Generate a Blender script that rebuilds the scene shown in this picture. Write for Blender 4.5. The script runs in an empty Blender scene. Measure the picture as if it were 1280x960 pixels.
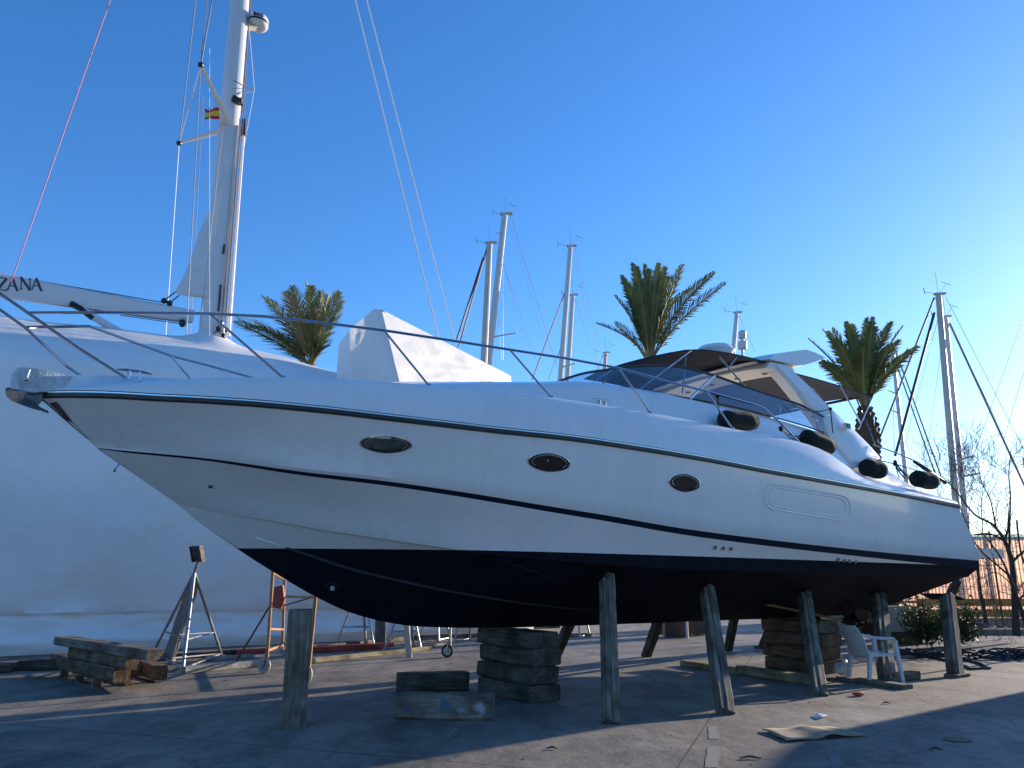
import bpy, bmesh, math, random
from mathutils import Vector, Matrix, noise
from mathutils.bvhtree import BVHTree
import numpy as np
random.seed(7)
R = math.radians
# ------------------------------------------------------------------ camera, light
F = 961.0; PITCH = math.atan((727-480)/F); CH = 1.5
sc = bpy.context.scene
COL = sc.collection
cam = bpy.data.cameras.new('camera'); cam.sensor_width = 36; cam.lens = 36*F/1280; cam.clip_end = 5000; cam.clip_start = .05
camo = bpy.data.objects.new('camera', cam); COL.objects.link(camo)
camo.location = (0, 0, CH); camo.rotation_euler = (R(90)+PITCH, 0, 0); sc.camera = camo
SUN_AZ = 51.7; SUN_EL = 12.0
world = bpy.data.worlds.new('World'); sc.world = world; world.use_nodes = True
wn = world.node_tree.nodes; wl = world.node_tree.links
for n in list(wn): wn.remove(n)
sky = wn.new('ShaderNodeTexSky'); sky.sky_type = 'NISHITA'; sky.sun_disc = False
sky.sun_elevation = R(SUN_EL); sky.sun_rotation = R(SUN_AZ); sky.air_density = 1.0; sky.dust_density = 0.3; sky.ozone_density = 2.6; sky.altitude = 0
hs = wn.new('ShaderNodeHueSaturation'); hs.inputs['Saturation'].default_value = 1.14; hs.inputs['Value'].default_value = 1.0
bg = wn.new('ShaderNodeBackground'); bg.inputs['Strength'].default_value = 0.125
wo = wn.new('ShaderNodeOutputWorld')
tint = wn.new('ShaderNodeMix'); tint.data_type = 'RGBA'; tint.blend_type = 'MULTIPLY'; tint.inputs[0].default_value = 1; tint.inputs[7].default_value = (.82, .94, 1.20, 1)
wl.new(sky.outputs[0], tint.inputs[6]); wl.new(tint.outputs[2], hs.inputs['Color']); wl.new(hs.outputs[0], bg.inputs[0]); wl.new(bg.outputs[0], wo.inputs[0])
sun = bpy.data.lights.new('sun', 'SUN'); sun.energy = 4.7; sun.angle = R(.53); sun.color = (1, .84, .66)
suno = bpy.data.objects.new('sun', sun); COL.objects.link(suno)
suno.rotation_euler = (R(90-SUN_EL), 0, R(180-SUN_AZ))
sd = Vector((math.sin(R(SUN_AZ))*math.cos(R(SUN_EL)), math.cos(R(SUN_AZ))*math.cos(R(SUN_EL)), math.sin(R(SUN_EL))))
suno.rotation_euler = (-sd).to_track_quat('-Z', 'Y').to_euler()
suno.location = (20, 15, 30)
sc.view_settings.view_transform = 'Standard'; sc.view_settings.look = 'None'; sc.view_settings.exposure = 1.0; sc.view_settings.gamma = 1

# ------------------------------------------------------------------ survey helpers (photo measurement -> place in the yard, metres)
cp, sp = math.cos(PITCH), math.sin(PITCH)
def ray(x, y):
    v = (480-y)/F; return ((x-640)/F, cp-v*sp, sp+v*cp)
def G(x, y, z=0.0):
    r = ray(x, y); t = (z-CH)/r[2]; return Vector((r[0]*t, r[1]*t, z))
def Yp(x, y, Y):
    r = ray(x, y); t = Y/r[1]; return Vector((r[0]*t, Y, CH+r[2]*t))
AX = R(34.3); bx, by = math.cos(AX), math.sin(AX); nx, ny = by, -bx
OX, OY = -0.293, 11.0428
def B(x, y, w):          # point on the upright plane w metres to port of the yacht's centreline, in yacht axes (aft, starboard, up)
    r = ray(x, y); t = (w+OX*nx+OY*ny)/(r[0]*nx+r[1]*ny)
    X, Y = r[0]*t-OX, r[1]*t-OY
    return Vector((X*bx+Y*by, -w, CH+r[2]*t))
def W(v):                # yacht axes -> world
    return Vector((OX+v[0]*bx-v[1]*by, OY+v[0]*by+v[1]*bx, v[2]))
def L(p):                # world -> yacht axes
    X, Y = p[0]-OX, p[1]-OY
    return Vector((X*bx+Y*by, -X*by+Y*bx, p[2]))
def BW(x, y, w): return W(B(x, y, w))

# ------------------------------------------------------------------ materials
def nodes(name):
    m = bpy.data.materials.new(name); m.use_nodes = True
    n = m.node_tree.nodes; b = n['Principled BSDF']; return m, n, m.node_tree.links, b
def mat(name, col, rough=.5, metal=0, var=.0, scale=3., bump=0., bscale=30., coat=0, col2=None, spec=.5, stretch=None, detail=6, trans=0, bdist=.01):
    m, n, l, b = nodes(name)
    b.inputs['Base Color'].default_value = (*col, 1); b.inputs['Roughness'].default_value = rough; b.inputs['Metallic'].default_value = metal
    b.inputs['Coat Weight'].default_value = coat; b.inputs['Coat Roughness'].default_value = .05; b.inputs['Specular IOR Level'].default_value = spec
    tc = n.new('ShaderNodeTexCoord'); mp = n.new('ShaderNodeMapping'); l.new(tc.outputs['Object'], mp.inputs[0])
    if stretch: mp.inputs['Scale'].default_value = stretch
    if var or col2:
        t = n.new('ShaderNodeTexNoise'); t.inputs['Scale'].default_value = scale; t.inputs['Detail'].default_value = detail; t.inputs['Roughness'].default_value = .65
        l.new(mp.outputs[0], t.inputs[0])
        r = n.new('ShaderNodeValToRGB'); r.color_ramp.elements[0].position = .33; r.color_ramp.elements[1].position = .68
        c2 = col2 or tuple(min(1, c*(1+var)) for c in col); c1 = col if col2 else tuple(c*(1-var) for c in col)
        r.color_ramp.elements[0].color = (*c1, 1); r.color_ramp.elements[1].color = (*c2, 1)
        l.new(t.outputs[0], r.inputs[0]); l.new(r.outputs[0], b.inputs['Base Color'])
        rr = n.new('ShaderNodeMapRange'); rr.inputs[3].default_value = max(0, rough-.1*min(1, rough*2)); rr.inputs[4].default_value = min(1, rough+.1*min(1, rough*2))
        l.new(t.outputs[0], rr.inputs[0]); l.new(rr.outputs[0], b.inputs['Roughness'])
    if bump:
        t2 = n.new('ShaderNodeTexNoise'); t2.inputs['Scale'].default_value = bscale; t2.inputs['Detail'].default_value = 5
        l.new(mp.outputs[0], t2.inputs[0]); bp = n.new('ShaderNodeBump'); bp.inputs['Strength'].default_value = bump; bp.inputs['Distance'].default_value = bdist
        l.new(t2.outputs[0], bp.inputs['Height']); l.new(bp.outputs[0], b.inputs['Normal'])
    if trans: b.inputs['Transmission Weight'].default_value = trans
    return m
M = {}
M['gel'] = mat('gelcoat', (.74, .74, .74), .22, coat=.4, var=.03, scale=.7, bump=.04, bscale=.8, bdist=.02)
def streaks(m):
    n = m.node_tree.nodes; l = m.node_tree.links; b = n['Principled BSDF']; src = b.inputs['Base Color'].links[0].from_socket
    tc = n.new('ShaderNodeTexCoord'); mp = n.new('ShaderNodeMapping'); mp.inputs['Scale'].default_value = (7, 7, .45); l.new(tc.outputs['Object'], mp.inputs[0])
    t = n.new('ShaderNodeTexNoise'); t.inputs['Scale'].default_value = 1.3; t.inputs['Detail'].default_value = 8; t.inputs['Roughness'].default_value = .7; l.new(mp.outputs[0], t.inputs[0])
    r = n.new('ShaderNodeValToRGB'); r.color_ramp.elements[0].position = .28; r.color_ramp.elements[1].position = .55; r.color_ramp.elements[0].color = (.80, .79, .76, 1); r.color_ramp.elements[1].color = (1, 1, 1, 1); l.new(t.outputs[0], r.inputs[0])
    mx = n.new('ShaderNodeMix'); mx.data_type = 'RGBA'; mx.blend_type = 'MULTIPLY'; mx.inputs[0].default_value = .35; l.new(src, mx.inputs[6]); l.new(r.outputs[0], mx.inputs[7]); l.new(mx.outputs[2], b.inputs['Base Color'])
streaks(M['gel'])
M['gelc'] = mat('cream_gelcoat', (.76, .72, .64), .35, var=.03, scale=.9)
M['anti'] = mat('antifouling', (.003, .005, .013), .75, col2=(.010, .013, .022), scale=1.1, bump=.15, bscale=60, spec=.12, bdist=.003)
M['strake'] = mat('antifouling_edge', (.022, .026, .036), .6, var=.3, spec=.3)  # lighter than the bottom, light on the strakes put into the colour
M['band'] = mat('navy_stripe', (.006, .009, .018), .6, var=.1, spec=.04)
M['rub'] = mat('black_rubber', (.012, .012, .014), .45, var=.2)
M['film'] = mat('clear_film_over_steel', (.42, .52, .60), .18, var=.2, scale=14, bump=.6, bscale=18, coat=.5, bdist=.02)
M['ss'] = mat('stainless', (.50, .50, .50), .14, metal=1, var=.06, scale=20)
M['dkss'] = mat('stained_steel', (.10, .10, .10), .3, metal=.8, var=.4, scale=12)
M['ssd'] = mat('dull_stainless', (.42, .42, .43), .3, metal=1, var=.15, scale=8)
M['chrome'] = mat('polished_steel', (.72, .74, .76), .05, metal=1, bump=.25, bscale=7, bdist=.02)
M['canvas'] = mat('charcoal_canvas', (.018, .021, .032), .9, var=.2, scale=5, bump=.4, bscale=9, bdist=.02)
M['canvas2'] = mat('taupe_canvas', (.036, .036, .046), .9, var=.15, scale=4, bump=.4, bscale=6, bdist=.02)
M['sock'] = mat('dark_green_fleece', (.006, .011, .009), .95, var=.4, scale=14, bump=.6, bscale=90, bdist=.004)
M['sockend'] = mat('sunlit_tan_fleece', (.10, .085, .05), .95, var=.4, scale=10)  # warm sunlight on the fender ends put into the colour
M['rope'] = mat('black_rope', (.012, .012, .014), .8, bump=.8, bscale=120)
M['frame'] = mat('window_frame', (.05, .05, .052), .35, var=.1)
M['dark'] = mat('dark_void', (.006, .006, .007), .3)
M['alu'] = mat('painted_mast', (.50, .51, .52), .35, var=.06, scale=.8, stretch=(1, 1, .2))
M['aluw'] = mat('white_mast', (.60, .62, .64), .3, var=.04, scale=.8)
M['mastg'] = mat('anodised_mast', (.46, .43, .38), .45, metal=.1, var=.12, scale=2, stretch=(4, 4, .3))
M['wirem'] = mat('rigging_wire', (.30, .30, .32), .4, metal=.4)
M['wirew'] = mat('white_halyard', (.72, .72, .72), .6)
M['wired'] = mat('dark_stay', (.03, .03, .035), .6)
M['wiret'] = mat('tan_furled_stay', (.22, .19, .17), .7, var=.2)
M['pink'] = mat('pink_rope', (.62, .22, .28), .7)
M['sail'] = mat('sailcloth', (.66, .66, .65), .75, var=.06, scale=2, bump=.5, bscale=2.5, bdist=.05)
M['letter'] = mat('dark_lettering', (.03, .035, .06), .5)
M['galv'] = mat('galvanised_steel', (.38, .39, .40), .42, metal=.6, col2=(.22, .21, .20), scale=9, bump=.1)
M['rust'] = mat('rusty_steel', (.30, .13, .05), .75, col2=(.42, .26, .12), scale=12, bump=.3, bscale=60)
M['red'] = mat('faded_red_paint', (.34, .03, .025), .55, col2=(.16, .03, .025), scale=6, bump=.1)
M['tyre'] = mat('tyre_rubber', (.02, .02, .02), .8, var=.3)
M['rim'] = mat('pale_wheel', (.42, .38, .30), .6, var=.2, scale=15)
M['plastic'] = mat('white_plastic', (.40, .42, .42), .42, var=.09, scale=6, col2=(.50, .52, .51))
M['card'] = mat('cardboard', (.28, .22, .15), .9, var=.15, scale=5, bump=.3, bscale=12)
M['paper'] = mat('blue_white_scrap', (.16, .32, .48), .5, col2=(.62, .66, .70), scale=22)
M['palmtrunk'] = mat('palm_bark', (.13, .075, .04), .95, col2=(.05, .03, .02), scale=14, bump=.8, bscale=25, bdist=.04)
M['bark'] = mat('grey_bark', (.07, .055, .045), .95, col2=(.03, .025, .02), scale=16, bump=.6, bscale=40)
M['soil'] = mat('garden_soil', (.055, .035, .022), 1, col2=(.11, .07, .04), scale=7, bump=.8, bscale=20, bdist=.05)
M['pave'] = mat('pale_pavement', (.36, .33, .29), .9, col2=(.28, .26, .24), scale=.8, bump=.2)
M['wallw'] = mat('rendered_wall', (.46, .43, .38), .85, col2=(.36, .34, .30), scale=1.3, bump=.15)
M['wallp'] = mat('salmon_cladding', (.55, .33, .24), .7, col2=(.47, .28, .21), scale=.6, bump=.1)
M['trimw'] = mat('white_trim', (.72, .70, .64), .6, var=.1)
M['roof'] = mat('roof_sheet', (.10, .08, .07), .6, var=.2)
M['orange'] = mat('orange_barrier', (.60, .26, .05), .6, var=.2)
M['cabinet'] = mat('brown_cabinet', (.05, .028, .018), .6, col2=(.08, .045, .03), scale=3)
M['kerb'] = mat('kerb_concrete', (.24, .23, .21), .9, var=.2, bump=.3)
M['net'] = mat('dark_netting', (.015, .03, .05), .8, var=.5, scale=8)
M['hose'] = mat('dark_hose', (.02, .025, .03), .6)
M['brass'] = mat('bronze', (.28, .20, .10), .4, metal=.8, var=.3)
M['black'] = mat('black_paint', (.01, .01, .011), .4)
M['beige_led'] = mat('recessed_fitting', (.10, .09, .08), .4)
M['yel'] = mat('flag_yellow', (.75, .50, .05), .8)
M['flagred'] = mat('flag_red', (.50, .02, .02), .8)
M['stoneb'] = mat('stone_grit', (.22, .20, .18), .9, var=.3)
M['orangebit'] = mat('orange_scrap', (.55, .07, .02), .6)
M['paint'] = mat('worn_white_marking', (.19, .185, .175), .95, col2=(.13, .125, .12), scale=30, bump=.2)

def wood(name, c1, c2, rough=.85):
    m, n, l, b = nodes(name); b.inputs['Roughness'].default_value = rough; b.inputs['Specular IOR Level'].default_value = .25
    tc = n.new('ShaderNodeTexCoord'); oi = n.new('ShaderNodeObjectInfo')
    ad = n.new('ShaderNodeVectorMath'); ad.operation = 'ADD'
    cm = n.new('ShaderNodeCombineXYZ'); mu = n.new('ShaderNodeMath'); mu.operation = 'MULTIPLY'; mu.inputs[1].default_value = 37
    l.new(oi.outputs['Random'], mu.inputs[0]); l.new(mu.outputs[0], cm.inputs[0]); l.new(mu.outputs[0], cm.inputs[1])
    l.new(tc.outputs['Object'], ad.inputs[0]); l.new(cm.outputs[0], ad.inputs[1])
    mp = n.new('ShaderNodeMapping'); mp.inputs['Scale'].default_value = (1.2, 16, 16); l.new(ad.outputs[0], mp.inputs[0])
    t = n.new('ShaderNodeTexNoise'); t.inputs['Scale'].default_value = 1.6; t.inputs['Detail'].default_value = 9; t.inputs['Roughness'].default_value = .7; t.inputs['Distortion'].default_value = .4
    l.new(mp.outputs[0], t.inputs[0])
    t3 = n.new('ShaderNodeTexNoise'); t3.inputs['Scale'].default_value = 3.0; t3.inputs['Detail'].default_value = 5; l.new(ad.outputs[0], t3.inputs[0])
    r = n.new('ShaderNodeValToRGB'); r.color_ramp.elements[0].position = .36; r.color_ramp.elements[1].position = .66
    r.color_ramp.elements[0].color = (*c1, 1); r.color_ramp.elements[1].color = (*c2, 1)
    l.new(t.outputs[0], r.inputs[0])
    r3 = n.new('ShaderNodeValToRGB'); r3.color_ramp.elements[0].position = .35; r3.color_ramp.elements[1].position = .6
    r3.color_ramp.elements[0].color = (.45, .42, .40, 1); r3.color_ramp.elements[1].color = (1.1, 1.08, 1.05, 1)
    l.new(t3.outputs[0], r3.inputs[0])
    mx = n.new('ShaderNodeMix'); mx.data_type = 'RGBA'; mx.blend_type = 'MULTIPLY'; mx.inputs[0].default_value = 1
    l.new(r.outputs[0], mx.inputs[6]); l.new(r3.outputs[0], mx.inputs[7]); l.new(mx.outputs[2], b.inputs['Base Color'])
    bp = n.new('ShaderNodeBump'); bp.inputs['Strength'].default_value = .7; bp.inputs['Distance'].default_value = .012
    l.new(t.outputs[0], bp.inputs['Height']); l.new(bp.outputs[0], b.inputs['Normal'])
    return m
M['woodg'] = wood('weathered_timber', (.085, .072, .058), (.25, .215, .175))
M['woodb'] = wood('brown_timber', (.07, .045, .03), (.22, .16, .11))
M['woodd'] = wood('tarred_timber', (.04, .034, .028), (.14, .12, .10))
M['woody'] = wood('pale_fresh_timber', (.22, .19, .11), (.36, .32, .20))

def paintwood(name):
    m = wood(name, (.11, .09, .075), (.26, .22, .18)); n = m.node_tree.nodes; l = m.node_tree.links; b = n['Principled BSDF']
    src = b.inputs['Base Color'].links[0].from_socket
    tc = n.new('ShaderNodeTexCoord')
    def spot(c, rx, rz, col, prev, th=.55, sc_=16):
        mp = n.new('ShaderNodeMapping'); mp.inputs['Location'].default_value = (-c[0]/rx, 0, -c[1]/rz); mp.inputs['Scale'].default_value = (1/rx, 0, 1/rz)
        l.new(tc.outputs['Object'], mp.inputs[0])
        ln = n.new('ShaderNodeVectorMath'); ln.operation = 'LENGTH'; l.new(mp.outputs[0], ln.inputs[0])
        t = n.new('ShaderNodeTexNoise'); t.inputs['Scale'].default_value = sc_; t.inputs['Detail'].default_value = 6; l.new(tc.outputs['Object'], t.inputs[0])
        a = n.new('ShaderNodeMath'); a.operation = 'SUBTRACT'; a.inputs[0].default_value = 1.0; l.new(ln.outputs['Value'], a.inputs[1])
        a2 = n.new('ShaderNodeMath'); a2.operation = 'ADD'; l.new(a.outputs[0], a2.inputs[0]); l.new(t.outputs[0], a2.inputs[1])
        g = n.new('ShaderNodeMapRange'); g.inputs[1].default_value = th+.22; g.inputs[2].default_value = th+.50; g.inputs[4].default_value = .75; l.new(a2.outputs[0], g.inputs[0])
        x = n.new('ShaderNodeMix'); x.data_type = 'RGBA'; l.new(g.outputs[0], x.inputs[0]); l.new(prev, x.inputs[6]); x.inputs[7].default_value = (*col, 1)
        return x.outputs[2]
    s = spot((.02, .03), .16, .16, (.03, .11, .18), src, .72)
    s = spot((.42, .0), .14, .17, (.36, .38, .40), s, .78, 34)
    s = spot((.22, -.02), .2, .12, (.28, .28, .27), s, .88, 40)
    s = spot((-.40, -.03), .05, .05, (.03, .06, .18), s)
    l.new(s, b.inputs['Base Color']); return m
M['woodpaint'] = paintwood('paint_splashed_timber')

def glassmat(name, tint, a, rough=.02):
    m, n, l, b = nodes(name); n.remove(b)
    o = n['Material Output']; tr = n.new('ShaderNodeBsdfTransparent'); tr.inputs[0].default_value = (*tint, 1)
    gl = n.new('ShaderNodeBsdfGlossy'); gl.inputs['Roughness'].default_value = rough; gl.inputs[0].default_value = (.9, .95, 1, 1)
    df = n.new('ShaderNodeBsdfDiffuse'); df.inputs[0].default_value = (.20, .22, .24, 1)
    lw = n.new('ShaderNodeLayerWeight'); lw.inputs[0].default_value = .25
    mr = n.new('ShaderNodeMapRange'); mr.inputs[3].default_value = .05; mr.inputs[4].default_value = .6; l.new(lw.outputs['Facing'], mr.inputs[0])
    mx = n.new('ShaderNodeMixShader'); l.new(mr.outputs[0], mx.inputs[0]); l.new(tr.outputs[0], mx.inputs[1]); l.new(gl.outputs[0], mx.inputs[2])
    m2 = n.new('ShaderNodeMixShader'); m2.inputs[0].default_value = a; l.new(mx.outputs[0], m2.inputs[1]); l.new(df.outputs[0], m2.inputs[2])
    l.new(m2.outputs[0], o.inputs[0]); return m
M['glass'] = glassmat('tinted_glass', (.72, .76, .80), .10)
M['vinyl'] = glassmat('smoked_clear_panel', (.42, .46, .52), .22, .06)

def wrapmat():
    m, n, l, b = nodes('shrink_wrap'); b.inputs['Roughness'].default_value = .42; b.inputs['Specular IOR Level'].default_value = .45
    tc = n.new('ShaderNodeTexCoord')
    t = n.new('ShaderNodeTexNoise'); t.inputs['Scale'].default_value = .55; t.inputs['Detail'].default_value = 7; t.inputs['Roughness'].default_value = .6; l.new(tc.outputs['Object'], t.inputs[0])
    r = n.new('ShaderNodeValToRGB'); r.color_ramp.elements[0].position = .3; r.color_ramp.elements[1].position = .7
    r.color_ramp.elements[0].color = (.80, .78, .75, 1); r.color_ramp.elements[1].color = (.90, .885, .86, 1); l.new(t.outputs[0], r.inputs[0]); l.new(r.outputs[0], b.inputs['Base Color'])
    mp = n.new('ShaderNodeMapping'); mp.inputs['Scale'].default_value = (.6, 1, 1.6); mp.inputs['Rotation'].default_value = (0, R(25), 0); l.new(tc.outputs['Object'], mp.inputs[0])
    t2 = n.new('ShaderNodeTexNoise'); t2.inputs['Scale'].default_value = 1.1; t2.inputs['Detail'].default_value = 6; t2.inputs['Distortion'].default_value = .5; l.new(mp.outputs[0], t2.inputs[0])
    bp = n.new('ShaderNodeBump'); bp.inputs['Strength'].default_value = .35; bp.inputs['Distance'].default_value = .10; l.new(t2.outputs[0], bp.inputs['Height'])
    t3 = n.new('ShaderNodeTexNoise'); t3.inputs['Scale'].default_value = 9; t3.inputs['Detail'].default_value = 4; t3.inputs['Distortion'].default_value = 2; l.new(mp.outputs[0], t3.inputs[0])
    b2 = n.new('ShaderNodeBump'); b2.inputs['Strength'].default_value = .14; b2.inputs['Distance'].default_value = .015; l.new(t3.outputs[0], b2.inputs['Height']); l.new(bp.outputs[0], b2.inputs['Normal'])
    t4 = n.new('ShaderNodeTexNoise'); t4.inputs['Scale'].default_value = .45; t4.inputs['Detail'].default_value = 2; t4.inputs['Distortion'].default_value = .4; l.new(mp.outputs[0], t4.inputs[0])
    cr = n.new('ShaderNodeValToRGB'); cr.color_ramp.elements[0].position = .485; cr.color_ramp.elements[0].color = (0, 0, 0, 1); cr.color_ramp.elements[1].position = .52; cr.color_ramp.elements[1].color = (0, 0, 0, 1); e_ = cr.color_ramp.elements.new(.502); e_.color = (1, 1, 1, 1); l.new(t4.outputs[0], cr.inputs[0])
    b3 = n.new('ShaderNodeBump'); b3.inputs['Strength'].default_value = .13; b3.inputs['Distance'].default_value = .02; l.new(cr.outputs[0], b3.inputs['Height']); l.new(b2.outputs[0], b3.inputs['Normal'])
    l.new(b3.outputs[0], b.inputs['Normal'])
    # thin film lets a little light through
    o = n['Material Output']; tl = n.new('ShaderNodeBsdfTranslucent'); tl.inputs[0].default_value = (.75, .76, .78, 1)
    mx = n.new('ShaderNodeMixShader'); mx.inputs[0].default_value = .12; l.new(b.outputs[0], mx.inputs[1]); l.new(tl.outputs[0], mx.inputs[2]); l.new(mx.outputs[0], o.inputs[0])
    return m
M['wrap'] = wrapmat()

def groundmat():
    m, n, l, b = nodes('yard_concrete'); b.inputs['Specular IOR Level'].default_value = .35
    tc = n.new('ShaderNodeTexCoord')
    def nz(s, d=8, rg=.65, dist=0, st=None):
        t = n.new('ShaderNodeTexNoise'); t.inputs['Scale'].default_value = s; t.inputs['Detail'].default_value = d; t.inputs['Roughness'].default_value = rg; t.inputs['Distortion'].default_value = dist
        if st:
            mp = n.new('ShaderNodeMapping'); mp.inputs['Scale'].default_value = st; mp.inputs['Rotation'].default_value = (0, 0, R(-30)); l.new(tc.outputs['Object'], mp.inputs[0]); l.new(mp.outputs[0], t.inputs[0])
        else: l.new(tc.outputs['Object'], t.inputs[0])
        return t.outputs[0]
    def ramp(src, p0, c0, p1, c1):
        r = n.new('ShaderNodeValToRGB'); r.color_ramp.elements[0].position = p0; r.color_ramp.elements[1].position = p1
        r.color_ramp.elements[0].color = (*c0, 1); r.color_ramp.elements[1].color = (*c1, 1); l.new(src, r.inputs[0]); return r.outputs[0]
    def mul(a, c, f=1):
        x = n.new('ShaderNodeMix'); x.data_type = 'RGBA'; x.blend_type = 'MULTIPLY'; x.inputs[0].default_value = f; l.new(a, x.inputs[6]); l.new(c, x.inputs[7]); return x.outputs[2]
    c = ramp(nz(.35, 8, .6, .5), .35, (.155, .142, .126), .66, (.25, .232, .205))
    c = mul(c, ramp(nz(1.9, 9, .72, .6, (1, .45, 1)), .36, (.55, .55, .57), .60, (1.1, 1.08, 1.05)))
    c = mul(c, ramp(nz(48, 4, .8), .32, (.55, .55, .55), .66, (1.35, 1.32, 1.28)))
    c = mul(c, ramp(nz(3.1, 3, .5, 1.5), .30, (.60, .58, .57), .36, (1, 1, 1)), .6)
    c = mul(c, ramp(nz(7, 6, .7, .4), .28, (.62, .6, .6), .48, (1, 1, 1)), .8)
    # hairline cracks
    v = n.new('ShaderNodeTexVoronoi'); v.feature = 'DISTANCE_TO_EDGE'; v.inputs['Scale'].default_value = .32
    wv = n.new('ShaderNodeMapping'); l.new(tc.outputs['Object'], wv.inputs[0])
    dn = n.new('ShaderNodeTexNoise'); dn.inputs['Scale'].default_value = 1.2; dn.inputs['Detail'].default_value = 6; l.new(tc.outputs['Object'], dn.inputs[0])
    va = n.new('ShaderNodeVectorMath'); va.operation = 'MULTIPLY_ADD'; va.inputs[1].default_value = (.9, .9, 0); l.new(dn.outputs['Color'], va.inputs[0]); l.new(wv.outputs[0], va.inputs[2]); l.new(va.outputs[0], v.inputs[0])
    c = mul(c, ramp(v.outputs['Distance'], .0012, (.62, .61, .60), .005, (1, 1, 1)))
    # cast slab joints on a 4.5 m grid, laid square to the quay
    mp = n.new('ShaderNodeMapping'); mp.inputs['Rotation'].default_value = (0, 0, R(20)); mp.inputs['Location'].default_value = (1.1, 2.2, 0); l.new(tc.outputs['Object'], mp.inputs[0])
    sx = n.new('ShaderNodeSeparateXYZ'); l.new(mp.outputs[0], sx.inputs[0])
    js = []
    for ax, per in ((0, 5.2), (1, 4.4)):
        pp = n.new('ShaderNodeMath'); pp.operation = 'PINGPONG'; pp.inputs[1].default_value = per/2; l.new(sx.outputs[ax], pp.inputs[0]); js.append(pp.outputs[0])
    mn = n.new('ShaderNodeMath'); mn.operation = 'MINIMUM'; l.new(js[0], mn.inputs[0]); l.new(js[1], mn.inputs[1])
    c = mul(c, ramp(mn.outputs[0], .006, (.28, .27, .26), .014, (1, 1, 1)))
    l.new(c, b.inputs['Base Color'])
    rr = n.new('ShaderNodeMapRange'); rr.inputs[3].default_value = .55; rr.inputs[4].default_value = .95; l.new(nz(1.3, 6), rr.inputs[0]); l.new(rr.outputs[0], b.inputs['Roughness'])
    bp = n.new('ShaderNodeBump'); bp.inputs['Strength'].default_value = .55; bp.inputs['Distance'].default_value = .012; l.new(nz(22, 8, .75), bp.inputs['Height'])
    b2 = n.new('ShaderNodeBump'); b2.inputs['Strength'].default_value = .5; b2.inputs['Distance'].default_value = .04; l.new(nz(1.6, 4), b2.inputs['Height']); l.new(bp.outputs[0], b2.inputs['Normal']); l.new(b2.outputs[0], b.inputs['Normal'])
    return m
M['ground'] = groundmat()
def leafmat(name, c1, c2, rough=.55, tr=.2):
    m, n, l, b = nodes(name); b.inputs['Roughness'].default_value = rough; b.inputs['Specular IOR Level'].default_value = .3
    tc = n.new('ShaderNodeTexCoord'); t = n.new('ShaderNodeTexNoise'); t.inputs['Scale'].default_value = 2.2; t.inputs['Detail'].default_value = 5; l.new(tc.outputs['Object'], t.inputs[0])
    r = n.new('ShaderNodeValToRGB'); r.color_ramp.elements[0].position = .3; r.color_ramp.elements[1].position = .7; r.color_ramp.elements[0].color = (*c1, 1); r.color_ramp.elements[1].color = (*c2, 1)
    l.new(t.outputs[0], r.inputs[0]); l.new(r.outputs[0], b.inputs['Base Color'])
    o = n['Material Output']; tl = n.new('ShaderNodeBsdfTranslucent'); l.new(r.outputs[0], tl.inputs[0]); mx = n.new('ShaderNodeMixShader'); mx.inputs[0].default_value = tr
    l.new(b.outputs[0], mx.inputs[1]); l.new(tl.outputs[0], mx.inputs[2]); l.new(mx.outputs[0], o.inputs[0]); return m
M['frond'] = leafmat('palm_leaflets', (.07, .10, .03), (.19, .20, .06))
M['frondd'] = leafmat('dry_sunlit_leaflets', (.16, .11, .035), (.24, .17, .06))  # dry fronds, and the sunlit yellow painted on the left palm
M['rachis'] = mat('palm_rachis', (.20, .15, .05), .6, var=.2)
M['leaf'] = leafmat('shrub_leaves', (.035, .05, .015), (.09, .11, .035))

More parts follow.
